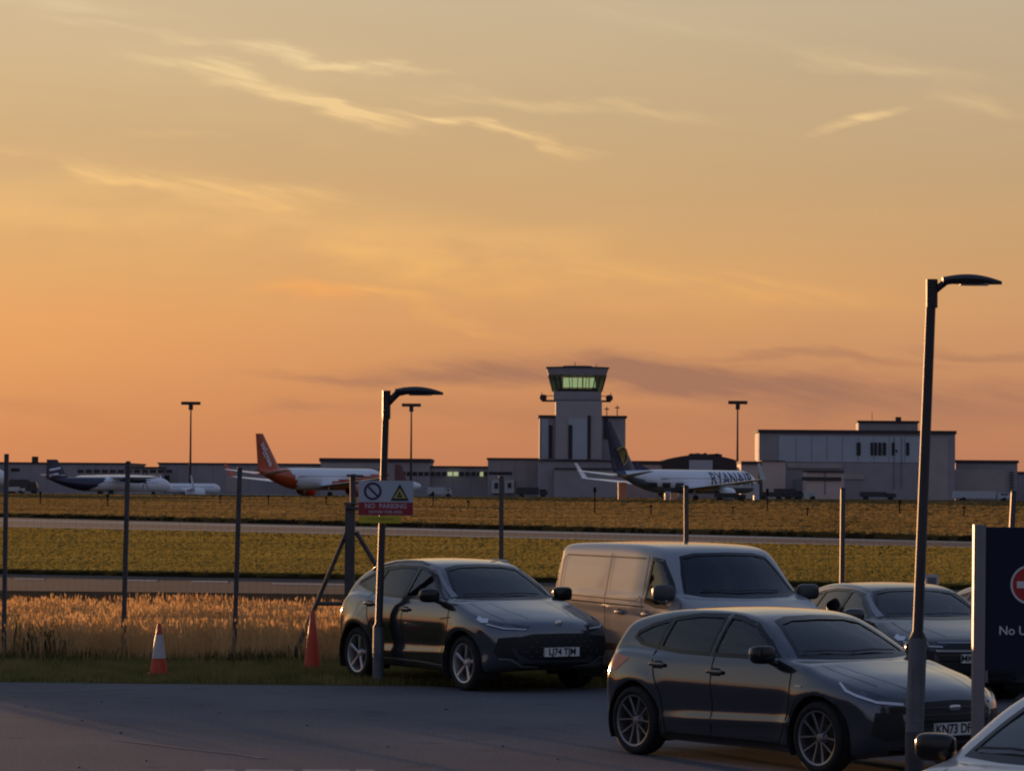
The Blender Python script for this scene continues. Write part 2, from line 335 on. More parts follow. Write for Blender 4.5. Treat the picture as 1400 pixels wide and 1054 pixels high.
class Car:
    def __init__(s, c, h=.026):
        s.c = c; s.h = h; s.low = chaikin(c['low']); s.high = chaikin(c['high']); s.gl = Grid2(s.low); s.gh = Grid2(s.high)
        s.zl, s.wl = np.array(c['wl']).T; s.zh, s.wh = np.array(c['wh']).T
        # smooth width tables
        zz = np.linspace(s.zl[0], s.zl[-1], 120); ww = np.interp(zz, s.zl, s.wl); k = np.ones(9) / 9; ww[4:-4] = np.convolve(ww, k, 'valid'); s.zl, s.wl = zz, ww
        s.make()
    def f(s, x, y, z, exact=False):
        c = s.c; ya = np.abs(y); W = c['W']; fl = (lambda a, b: poly_sd(s.low, a, b)) if exact else s.gl; fh = (lambda a, b: poly_sd(s.high, a, b)) if exact else s.gh
        xf, xr = c['xf'], c['xr']
        t = ya / W
        xs = x + c.get('kf', .3) * t ** 2.6 * sm(x, xf - 1.3, xf - .25) - c.get('kr', .2) * t ** 3 * sm(-x, -xr - .9, -xr - .1)
        zs = z + c.get('crb', .035) * t ** 2 * sm(x, c['cowl'] - .5, c['cowl'] + .2)
        w = np.interp(z, s.zl, s.wl) * (1 - c.get('tf', .05) * sm(x, xf - 1.1, xf) - c.get('tr', .06) * sm(-x, -xr - 1.1, -xr))
        for (ax, R) in ((c['ax_f'], c['R']), (c['ax_r'], c['R'])):
            rr = np.sqrt((x - ax) ** 2 + (z - c['r']) ** 2); w = w + c.get('flare', .015) * np.exp(-((rr - R - .03) / .11) ** 2) * (z > .2)
        if 'scoop' in c:
            x0, x1, z0, dz, am = c['scoop']; w = w + am * np.exp(-((z - z0 - .05 * (x - x0) / (x1 - x0)) / dz) ** 2) * sm(x, x0 - .35, x0 + .3) * (1 - sm(x, x1 - .15, x1 + .1))
        lo = smax(fl(xs, zs), (ya - w) * .97, c.get('rl', .07))
        t2 = ya / c['wh'][0][1]
        xs2 = x + c.get('ks', .16) * t2 ** 2 * sm(x, -.2, .6) - c.get('kg', .12) * t2 ** 2 * sm(-x, .9, -xr)
        zs2 = z + c.get('cr', .05) * t2 ** 2
        w2 = np.interp(z, s.zh, s.wh) * (1 - c.get('tg', .1) * sm(-x, .2, -xr) - c.get('tgf', .02) * sm(x, .0, 1.2))
        hi = smax(fh(xs2, zs2), (ya - w2) * c.get('cw', .93), c.get('rh', .07))
        d = smin(lo, hi, c.get('rb', .03))
        for ax in (c['ax_f'], c['ax_r']):
            rr = np.sqrt((x - ax) ** 2 + (z - c['r']) ** 2); cut = np.maximum(rr - c['R'], W - .32 - ya); d = np.maximum(d, -cut)
        return d
    def make(s):
        c = s.c; h = s.h; x0, x1 = c['xr'] - .1, c['xf'] + .1; W = c['W'] + .08; H = c['H'] + .1
        gx = np.arange(x0, x1, h); gy = (np.arange(int(2 * W / h) + 1) - int(W / h) - .0) * h + .3 * h; gz = np.arange(.02, H, h)
        A = np.meshgrid(gx, gy, gz, indexing='ij'); F = s.f(*A)
        V, Q = surface_nets(F, (gx[0], gy[0], gz[0]), h)
        for _ in range(2):
            e = 1e-3; x, y, z = V.T; f0 = s.f(x, y, z, True)
            g = np.stack([s.f(x + e, y, z, True) - f0, s.f(x, y + e, z, True) - f0, s.f(x, y, z + e, True) - f0], 1) / e
            V = V - np.clip(f0 / (g ** 2).sum(1).clip(.2), -.02, .02)[:, None] * g
        s.V, s.Q = V, Q; s.bvh = BVHTree.FromPolygons([Vector(v) for v in V], [tuple(map(int, q)) for q in Q])
    # --- cast
    def cast(s, p, d, off):
        d = Vector(d).normalized(); p = Vector(p); hit = s.bvh.ray_cast(p - d * 6, d, 12)
        if hit[0] is None: return None
        n = hit[1]
        if n.dot(d) > 0: n = -n
        return hit[0] + n * off
    def frame(s, d):
        d = Vector(d).normalized()
        u = Vector((1, 0, 0)) if abs(d.z) > .9 else Vector((0, 0, 1)).cross(d).normalized()
        return d, u, d.cross(u).normalized()
    def panel(s, pts, d, off, name, m, parent, res=.06, smooth=True):
        d, u, v = s.frame(d); P2 = [(Vector(p).dot(u), Vector(p).dot(v)) for p in pts]
        ring = []
        for i, a in enumerate(P2):
            b = P2[(i + 1) % len(P2)]; L = math.dist(a, b); k = max(1, int(L / res))
            ring += [(a[0] + (b[0] - a[0]) * j / k, a[1] + (b[1] - a[1]) * j / k) for j in range(k)]
        n = len(ring); xs = [p[0] for p in ring]; ys = [p[1] for p in ring]; inner = []
        poly = np.array(ring); gx = np.arange(min(xs) + res / 2, max(xs), res); gy = np.arange(min(ys) + res / 2, max(ys), res)
        if len(gx) and len(gy):
            A, B = np.meshgrid(gx, gy, indexing='ij'); D = poly_sd(poly, A.ravel(), B.ravel()); inner = [(a, b) for a, b, q in zip(A.ravel(), B.ravel(), D) if q < -res * .4]
        vs_, es, fs, *_ = delaunay_2d_cdt([Vector(p) for p in ring + inner], [(i, (i + 1) % n) for i in range(n)], [], 1, 1e-5)
        V = []; ok = []
        for q in vs_:
            h = s.cast(u * q.x + v * q.y, d, off); ok.append(h is not None); V.append(h if h is not None else Vector((0, 0, 0)))
        F = [f for f in fs if all(ok[i] for i in f) and max((V[f[0]] - V[f[1]]).length, (V[f[1]] - V[f[2]]).length) < res * 6]
        F = [f if (V[f[1]] - V[f[0]]).cross(V[f[2]] - V[f[0]]).dot(d) < 0 else tuple(f)[::-1] for f in F]
        return mesh(name, V, F, m, parent, smooth)
    def strip_vf(s, pts, d, w, off, closed=False, res=.05, inoff=0.0):
        d, u, v = s.frame(d); P2 = [Vector((Vector(p).dot(u), Vector(p).dot(v))) for p in pts]; n = len(P2); L = []
        ws = w if isinstance(w, (list, tuple)) else [w] * n
        for i in range(n):
            a, b = P2[i - 1] if (closed or i) else None, P2[(i + 1) % n] if (closed or i < n - 1) else None
            t1 = (P2[i] - a).normalized() if a is not None else None; t2 = (b - P2[i]).normalized() if b is not None else None
            t = (t1 if t2 is None else t2 if t1 is None else (t1 + t2)); t = t.normalized() if t.length > 1e-6 else t2
            nn = Vector((-t.y, t.x)); k = 1 / max(.6, nn.dot(Vector((-t2.y, t2.x)) if t2 is not None else nn)); L.append((P2[i], nn * k * ws[i] / 2))
        out_ = []
        for i in range(n if closed else n - 1):
            (a, na), (b, nb) = L[i], L[(i + 1) % n]; k = max(1, int((b - a).length / res))
            for j in range(k): t = j / k; out_.append((a.lerp(b, t), na.lerp(nb, t)))
        if not closed: out_.append(L[-1])
        V = []; ok = []
        for p, q in out_:
            for r in (p + q, p - q):
                h = s.cast(u * r.x + v * r.y, d, off); ok.append(h is not None); V.append(h if h is not None else Vector((0, 0, 0)))
        m_ = len(out_); F = []
        for i in range(m_ if closed else m_ - 1):
            j = (i + 1) % m_; f = (2 * i, 2 * i + 1, 2 * j + 1, 2 * j)
            if all(ok[q] for q in f) and (V[f[0]] - V[f[3]]).length < res * 5: F.append(f)
        return V, F
    def strip(s, pts, d, w, off, name, m, parent, closed=False):
        V, F = s.strip_vf(pts, d, w, off, closed); return mesh(name, V, F, m, parent, True)
    def side(s, sg, pts): return [(x, sg * 1.5, z) for x, z in pts]

def wheel(root, pos, r, w, mt, rim_r, spokes=5, style='double', sg=-1):
    o = Vector(pos); b = MB()
    pr = [(rim_r, -w / 2 * .8), (rim_r + .02, -w / 2 * .95), (r - .05, -w / 2), (r - .015, -w / 2 * .88), (r, -w / 2 * .6), (r, w / 2 * .6), (r - .015, w / 2 * .88), (r - .05, w / 2), (rim_r + .02, w / 2 * .95), (rim_r, w / 2 * .8)]
    b.lathe(pr, 40, 'Y', (0, 0, 0), closed=True)
    wh = bpy.data.objects.new('wheel', None); link(wh, root); wh.location = o; wh.empty_display_size = .1
    b.build('tyre', mt['tyre'], wh, True, 50)
    b = MB(); yo = sg * (w / 2 - .012)
    b.lathe([(rim_r, yo), (rim_r - .018, yo - sg * .006), (rim_r - .03, yo - sg * .05), (rim_r - .035, yo - sg * .16)], 40, 'Y')
    b.lathe([(.0, yo - sg * .022), (.035, yo - sg * .024), (.05, yo - sg * .04), (.07, yo - sg * .07)], 16, 'Y')
    n = spokes * 2 if style == 'double' else spokes
    for i in range(n):
        if style == 'double': base_a = 2 * math.pi * (i // 2) / spokes; a0 = base_a + (.10 if i % 2 else -.10); a1 = base_a + (.34 if i % 2 else -.34); wi, wo = .018, .026
        elif style == 'petal': base_a = 2 * math.pi * i / spokes; a0 = base_a; a1 = base_a + .16; wi, wo = .03, .062
        else: base_a = 2 * math.pi * i / spokes; a0 = a1 = base_a; wi, wo = .022, .04
        p0 = Vector((math.sin(a0) * .045, 0, math.cos(a0) * .045)); p1 = Vector((math.sin(a1) * (rim_r - .012), 0, math.cos(a1) * (rim_r - .012)))
        t = (p1 - p0).normalized(); nn = Vector((t.z, 0, -t.x))
        V = []
        for p, ww, yy in ((p0, wi, yo - sg * .028), (p0.lerp(p1, .5), (wi + wo) * .5, yo - sg * .022), (p1, wo, yo - sg * .01)):
            V += [p + nn * ww / 2 + Vector((0, yy - sg * .012, 0)), p + nn * ww * .25 + Vector((0, yy, 0)), p - nn * ww * .25 + Vector((0, yy, 0)), p - nn * ww / 2 + Vector((0, yy - sg * .012, 0))]
        b.add(V, [(k * 4 + j, k * 4 + j + 1, k * 4 + 5 + j, k * 4 + 4 + j) for k in range(2) for j in range(3)])
    b.build('rim', mt['rim'], wh, True, 35)
    b = MB(); b.lathe([(0, yo - sg * .10), (rim_r - .03, yo - sg * .10)], 32, 'Y'); b.lathe([(0, yo - sg * .075), (.15, yo - sg * .075), (.15, yo - sg * .09)], 32, 'Y')
    b.build('brake_disc', mt['brake'], wh)
    return wh

def seat_mb(x, y, z, k=1.0):
    b = MB(); b.superell((x, y, z + .12), (.26, .24, .10), .4, .4, 8); R = Matrix.Rotation(-.28, 3, 'Y')
    b.superell((x - .27, y, z + .45), (.09, .23, .32), .4, .4, 8, R); b.superell((x - .37, y, z + .84), (.055, .13, .09), .5, .5, 8); return b

def offset_poly(pts, d):
    n = len(pts); A = sum(pts[i][0] * pts[(i + 1) % n][1] - pts[(i + 1) % n][0] * pts[i][1] for i in range(n)); sg = 1 if A > 0 else -1; o = []
    for i in range(n):
        p = Vector(pts[i]); a = (p - Vector(pts[i - 1])).normalized(); b = (Vector(pts[(i + 1) % n]) - p).normalized()
        na, nb = Vector((a.y, -a.x)) * sg, Vector((b.y, -b.x)) * sg; m_ = (na + nb).normalized(); o.append(tuple(p + m_ * d / max(.5, m_.dot(na))))
    return o

def make_car(root, c, mt, h=.026, rhd=True):
    """all parts of one road vehicle under root (x forward, y left)"""
    k = Car(c, h); V, Q = k.V, k.Q
    cen = V[Q].mean(1); nr = np.cross(V[Q[:, 2]] - V[Q[:, 0]], V[Q[:, 3]] - V[Q[:, 1]]); nr /= np.linalg.norm(nr, axis=1)[:, None] + 1e-9
    kill = np.zeros(len(Q), bool)
    for wp in c['side_glass']: kill |= (poly_sd(np.array(wp['p']), cen[:, 0], cen[:, 2]) < -.004) & (np.abs(nr[:, 1]) > .45) & (np.abs(cen[:, 1]) > .4)
    ws = c['screen']; wsp = [(y, z) for y, z in ws] + [(-y, z) for y, z in ws[::-1] if y > .001]
    kill |= (poly_sd(np.array(wsp), cen[:, 1], cen[:, 2]) < -.004) & (cen[:, 0] > c['screen_x']) & (nr[:, 0] > .15)
    if c.get('back'):
        bk = [(y, z) for y, z in c['back']] + [(-y, z) for y, z in c['back'][::-1] if y > .001]
        kill |= (poly_sd(np.array(bk), cen[:, 1], cen[:, 2]) < -.004) & (cen[:, 0] < c['xr'] + 1.2) & (nr[:, 0] < -.15)
    Qk = Q[~kill]; mi = None; ms = mt['paint']
    if 'clad' in c:   # black lower cladding assigned on faces is part of the moulding
        cl = c['clad'](cen[~kill]); ms = [mt['paint'], mt['black']]; mi = cl.astype(int).tolist()
    body = mesh('body', V, Qk, ms, root, True, 42, mi)
    # glazing
    for sg in (-1, 1):
        d = (0, -sg, 0)
        for wp in c['side_glass']:
            p = wp['p']; g = k.panel(k.side(sg, offset_poly(p, .006)), d, -.006, 'side_window', mt[wp.get('m', 'glass')], root, .08)
            fr = k.strip(k.side(sg, p), d, wp.get('fw', .04), .003, 'window_frame', mt['gloss_black'], root, True)
        for hp in c['handles']:
            hx, hz = hp; q = k.cast((hx, sg * 1.5, hz), d, .022)
            b = MB(); b.superell(q, (.115, .016, .02), .4, .5, 8); b.build('door_handle', mt.get('handle', mt['paint']), root, True)
            k.panel(k.side(sg, [(hx - .07, hz - .035), (hx + .07, hz - .035), (hx + .09, hz + .005), (hx + .05, hz + .04), (hx - .05, hz + .04), (hx - .09, hz + .005)]), d, .002, 'handle_recess', mt['black'], root)
        for ln in c['gaps']: k.strip(k.side(sg, ln), d, .015, .002, 'door_gap', mt['gap'], root)
        for ax in (c['ax_f'], c['ax_r']):
            R_ = c['R']; aw = c.get('arch_w', .045); pts = [(ax + (R_ + aw / 2 - .012) * math.cos(a), c['r'] + (R_ + aw / 2 - .012) * math.sin(a)) for a in np.linspace(rad(-22), rad(202), 30)]
            k.strip(k.side(sg, pts), d, aw, .007, 'wheel_arch', mt[c.get('arch_m', 'paint')], root)
            # lip into the wheel well and liner
            b = MB(); yo = abs((k.cast((ax, sg * 1.5, c['r'] + R_ + .02), d, 0) or Vector((0, c['W'], 0))).y) - .012
            vv = []; ff = []; arr = np.linspace(rad(-28), rad(208), 26)
            for a in arr:
                for yy in (yo, c['W'] - .34): vv.append((ax + (R_ + .002) * math.cos(a), sg * yy, c['r'] + (R_ + .002) * math.sin(a)))
            ff = [(2 * i, 2 * i + 1, 2 * i + 3, 2 * i + 2) for i in range(len(arr) - 1)]; b.add(vv, ff); b.build('wheel_well', mt['black'], root, True)
        for ax in (c['ax_f'], c['ax_r']):
            wheel(root, (ax, sg * (c['track'] / 2), c['r']), c['r'], .225, mt, c['rim_r'], c.get('spokes', 5), c.get('wstyle', 'double'), sg)
        # door mirror
        mx, my, mz = c['mirror']; ml = c.get('mirror_s', 1.0)
        mr = MB(); mr.superell((mx, sg * my, mz), (.085 * ml, .125 * ml, .085 * ml), .55, .75, 12); mr.tube([(mx + .05, sg * (my - .2), mz - .11), (mx + .01, sg * (my - .07), mz - .06)], .03, 8)
        mo_ = mr.build('door_mirror', mt.get('mirror', mt['paint']), root, True)
        mg = MB(); mg.superell((mx - .078 * ml, sg * my, mz), (.012, .10 * ml, .065 * ml), .4, .5, 8); mg.build('mirror_glass', mt['chrome'], mo_, True)
        # lights
        for lp in c['lights']:
            pts = [(x, sg * y, z) for x, y, z in lp['p']]; dd = (lp['d'][0], sg * lp['d'][1], lp['d'][2])
            o = k.panel(pts, dd, lp.get('o', .004), lp['n'], mt[lp['m']], root, .05)
            for st in lp.get('s', []): k.strip([(x, sg * y, z) for x, y, z in st['p']], dd, st['w'], .010, 'light_strip', mt[st['m']], o)
        for pn in c.get('side_panels', []): k.panel(k.side(sg, pn['p']), d, pn.get('o', .004), pn['n'], mt[pn['m']], root)
        for st in c.get('side_strips', []): k.strip(k.side(sg, st['p']), d, st['w'], st.get('o', .006), st['n'], mt[st['m']], root)
        if 'rails' in c:
            rp = []
            for x_ in np.linspace(c['rails'][0], c['rails'][1], 12):
                q = k.cast((x_, sg * c['rails'][2], 3), (0, 0, -1), .035 if c['rails'][0] + .1 < x_ < c['rails'][1] - .1 else .0); rp.append(q)
            MB().tube(rp, .017, 6).build('roof_rail', mt['rail'], root, True)
    full = lambda hp: [(3, y, z) for y, z in hp] + [(3, -y, z) for y, z in hp[::-1] if y > .001]
    k.panel(full([(y, z) for y, z in ws]), (-1, 0, 0), -.004, 'windscreen', mt['screen'], root, .09)
    k.strip(full(ws), (-1, 0, 0), .036, .003, 'windscreen_frame', mt['gloss_black'], root, True)
    if c.get('back'):
        bp = [(-3, y, z) for y, z in c['back']] + [(-3, -y, z) for y, z in c['back'][::-1] if y > .001]
        k.panel(bp, (1, 0, 0), -.004, 'rear_window', mt['privacy'], root, .09); k.strip(bp, (1, 0, 0), .04, .003, 'rear_window_frame', mt['gloss_black'], root, True)
    for pn in c['front']:
        pts = [(3, y, z) for y, z in pn['p']]
        if pn.get('sym', True): pts += [(3, -y, z) for y, z in pn['p'][::-1] if y > .001]
        o = k.panel(pts, (-1, 0, 0), pn.get('o', .004), pn['n'], mt[pn['m']], root, .06)
        if 'slats' in pn:
            for zz, yy in pn['slats']: k.strip([(3, -yy, zz), (3, yy, zz)], (-1, 0, 0), .014, .012, 'grille_bar', mt.get('slat', mt['gloss_black']), o)
        if 'studs' in pn:
            b = MB()
            for (yy, zz) in pn['studs']:
                for s2 in (-1, 1):
                    q = k.cast((3, s2 * yy, zz), (-1, 0, 0), .01)
                    if q: b.superell(q, (.008, .016, .007), .8, .8, 4)
            b.build('grille_stud', mt['stud'], o, True)
    for st in c.get('front_strips', []):
        if st.get('mirror'):
            for s2 in (-1, 1): k.strip([(3, s2 * y, z) for y, z in st['p']], (-1, 0, 0), st['w'], st.get('o', .012), st['n'], mt[st['m']], root)
        else: k.strip([(3, y, z) for y, z in st['p']] , (-1, 0, 0), st['w'], st.get('o', .012), st['n'], mt[st['m']], root)
    for st in c.get('top_strips', []):
        for s2 in (-1, 1): k.strip([(x, s2 * y, 3) for x, y in st['p']], (0, 0, -1), st['w'], st.get('o', .003), st['n'], mt[st['m']], root)
    # number plate
    pz = c['plate'][0]; q = k.cast((3, 0, pz), (-1, 0, 0), 0); px_ = q.x + .025
    pl = MB().box(px_ - .035, px_, -.26, .26, pz - .057, pz + .057).build('number_plate', mt['plate'], root)
    if c['plate'][1]: lettering(c['plate'][1], .118, (px_ + .003, 0, pz), (0, 1, 0), (0, 0, 1), mt['ink'], pl, bold=.003, space=.97)
    if 'badge' in c:
        bz, bw, bh = c['badge']; q = k.cast((3, 0, bz), (-1, 0, 0), .008); MB().superell(q, (.012, bw, bh), .5, 1, 12).build('badge', mt['chrome'], root, True)
    # cabin
    sx = c['seat_x']; sz = c.get('seat_z', .42); dy = -.36 if rhd else .36
    for y_ in (-.36, .36):
        seat_mb(sx, y_, sz).build('seat', mt['cabin'], root, True)
        if c.get('rear_seats', True): seat_mb(sx - .85, y_, sz + .02).build('seat', mt['cabin'], root, True)
    q0 = c['cowl']; b = MB(); b.superell((q0 - .28, 0, sz + .42), (.22, .68, .13), .5, .4, 10); b.build('dashboard', mt['cabin'], root, True)
    b = MB(); R_ = Matrix.Rotation(.42, 3, 'Y'); cc = Vector((q0 - .58, dy, sz + .50)); ringp = [cc + R_ @ Vector((0, .185 * math.cos(a), .185 * math.sin(a))) for a in np.linspace(0, 2 * math.pi, 25)]
    b.tube(ringp, .015, 6, caps=False); b.superell(cc, (.03, .07, .06), .6, .6, 6)
    b.tube([cc + R_ @ Vector((0, -.18, 0)), cc + R_ @ Vector((0, .18, 0))], .016, 6); b.build('steering_wheel', mt['gloss_black'], root, True)
    b = MB(); b.box(c['xr'] + .5, q0 - .1, -.66, .66, .34, .40); b.build('cabin_floor', mt['cabin'], root)
    # wipers
    for y0, y1 in ((.5, -.12), (-.08, -.62)):
        z0 = c['wiper_z']
        k.strip([(3, y0, z0 + .03), (3, (y0 + y1) / 2, z0 + .045), (3, y1, z0 + .035)], (-1, 0, 0), .014, .018, 'wiper', mt['black'], root)
    return k
# ------------------------------------------------------------------ car specifications (metres; x forward, z up)
def base_mats(paint, **k):
    d = dict(paint=paint,
        black=mat('rough black plastic', (.012, .012, .013), .7), gloss_black=mat('gloss black trim', (.006, .006, .007), .18),
        gap=mat('shut line', (.004, .004, .004), .9), tyre=mat('tyre rubber', (.012, .012, .012), .82, var=.3, scale=20),
        rim=mat('alloy wheel', (.42, .42, .43), .32, .85), brake=mat('brake and hub', (.03, .028, .027), .6, .4),
        chrome=mat('chrome', (.7, .7, .72), .08, 1.0), rail=mat('satin aluminium rail', (.42, .42, .43), .3, .9),
        glass=MATS.get('clear car glass') or glass('clear car glass', (.86, .92, .92), 1.0), privacy=MATS.get('privacy car glass') or glass('privacy car glass', (.08, .085, .09), .9),
        screen=MATS.get('windscreen glass') or glass('windscreen glass', (.74, .82, .82), .95),
        lamp=mat('headlamp cover', (.05, .055, .06), .08, .3, coat=1), drl=mat('headlamp light guide', (.75, .78, .82), .25),
        red=mat('tail lamp red', (.55, .035, .02), .18, coat=1), amber=mat('amber lens', (.6, .2, .03), .2), plate=mat('white plate', (.72, .72, .70), .35),
        ink=mat('plate ink', (.008, .008, .01), .6), cabin=mat('cabin trim', (.022, .022, .024), .75), stud=mat('grille stud', (.12, .12, .13), .35, .5),
        intake=mat('intake mesh', (.010, .010, .011), .55, bump=.6, scale=60), silver=mat('satin silver trim', (.35, .35, .36), .35, .8))
    d.update(k); return d
SPEC = {}
SPEC['hatch'] = dict(
    W=.915, H=1.47, xf=2.25, xr=-2.06, ax_f=1.36, ax_r=-1.34, r=.338, R=.388, rim_r=.255, track=1.60, cowl=1.12, flare=.022, spokes=5, kf=.36, kr=.26, tf=.05, tr=.07, crb=.05,
    low=[(2.02, .19), (2.19, .27), (2.25, .42), (2.25, .60), (2.21, .72), (2.08, .81), (1.75, .905), (1.35, .975), (1.08, 1.03), (.6, 1.035), (0, .99), (-.7, 1.0), (-1.5, 1.03), (-1.86, 1.03), (-1.98, .93), (-2.03, .75), (-2.06, .58), (-2.02, .36), (-1.90, .25), (-1.66, .2), (-.9, .17), (.9, .17)],
    wl=[(.0, .80), (.18, .845), (.25, .868), (.34, .875), (.45, .872), (.58, .885), (.68, .905), (.745, .915), (.80, .905), (.90, .885), (1.0, .855), (1.1, .80), (1.6, .6)],
    high=[(1.13, .98), (.86, 1.15), (.52, 1.325), (.25, 1.42), (-.1, 1.462), (-.55, 1.470), (-1.1, 1.445), (-1.55, 1.375), (-1.76, 1.315), (-1.86, 1.18), (-1.95, 1.0), (-1.92, .85), (1.1, .85)],
    wh=[(.9, .865), (1.0, .850), (1.1, .815), (1.2, .768), (1.3, .712), (1.4, .650), (1.5, .60)], tg=.12,
    scoop=(-.70, 1.05, .40, .052, .022),
    side_glass=[dict(p=[(.74, 1.055), (.57, 1.165), (.27, 1.33), (.02, 1.385), (-.13, 1.40), (-.19, 1.035), (.3, 1.035)], m='glass'),
                dict(p=[(-.25, 1.035), (-.20, 1.40), (-.60, 1.395), (-.98, 1.345), (-1.06, 1.06), (-.7, 1.04)], m='privacy'),
                dict(p=[(-1.11, 1.065), (-1.04, 1.335), (-1.30, 1.275), (-1.50, 1.195), (-1.52, 1.15), (-1.38, 1.09)], m='privacy')],
    screen=[(0, 1.395), (.33, 1.385), (.50, 1.35), (.585, 1.22), (.675, 1.06), (.4, 1.05), (0, 1.045)], screen_x=.15, wiper_z=1.05,
    back=[(0, 1.31), (.45, 1.295), (.58, 1.08), (0, 1.07)],
    handles=[(-.10, .87), (-.98, .90)],
    gaps=[[(.98, .98), (.99, .70), (.93, .48), (.80, .26)], [(-.17, 1.02), (-.15, .6), (-.19, .26)], [(-1.12, 1.04), (-1.02, .80), (-.92, .62), (-.86, .26)], [(-.86, .25), (.80, .25)]],
    mirror=(.70, .99, 1.075), mirror_s=1.02,
    lights=[dict(n='headlight', m='lamp', d=(-.8, -.6, 0), p=[(2.20, .50, .715), (2.10, .68, .735), (1.9, .82, .80), (1.66, .88, .865), (1.72, .88, .80), (1.82, .86, .755), (2.0, .75, .69), (2.16, .56, .665)],
                 s=[dict(p=[(1.66, .88, .85), (1.74, .88, .785), (1.84, .85, .745), (2.0, .75, .69), (2.16, .56, .672)], w=.022, m='drl')]),
            dict(n='tail_light', m='red', d=(.72, -.69, 0), p=[(-1.98, .55, .93), (-1.92, .74, .96), (-1.68, .86, .975), (-1.52, .88, .94), (-1.68, .87, .82), (-1.95, .76, .75), (-2.0, .55, .76)]),
            dict(n='fog_intake', m='intake', d=(-.85, -.5, 0), p=[(2.18, .58, .60), (2.02, .78, .60), (1.98, .80, .40), (2.10, .70, .34), (2.2, .56, .36)]),
            dict(n='rear_reflector', m='red', d=(.9, -.4, 0), p=[(-2.12, .55, .42), (-2.05, .76, .42), (-2.05, .76, .38), (-2.12, .55, .38)])],
    side_strips=[dict(n='sill_trim', p=[(-.95, .225), (.92, .225)], w=.03, m='black'), dict(n='wing_badge', p=[(1.06, .80), (1.16, .80)], w=.022, m='silver')],
    front=[dict(n='grille', m='intake', p=[(0, .705), (.46, .69), (.52, .60), (.46, .47), (0, .445)], slats=[(.64, .48), (.58, .5), (.52, .48)]),
           dict(n='lower_intake', m='intake', p=[(0, .37), (.48, .36), (.54, .27), (0, .255)])],
    front_strips=[dict(n='lip', p=[(-.62, .235), (.62, .235)], w=.02, m='gloss_black')],
    top_strips=[dict(n='bonnet_crease', p=[(1.2, .52), (1.7, .47), (2.05, .38)], w=.006, m='gap'), dict(n='bonnet_gap', p=[(1.15, .66), (1.5, .66), (1.85, .60)], w=.006, m='gap')],
    plate=(.445, 'KN73 DFU'), badge=(.635, .07, .026), seat_x=.0, seat_z=.36)

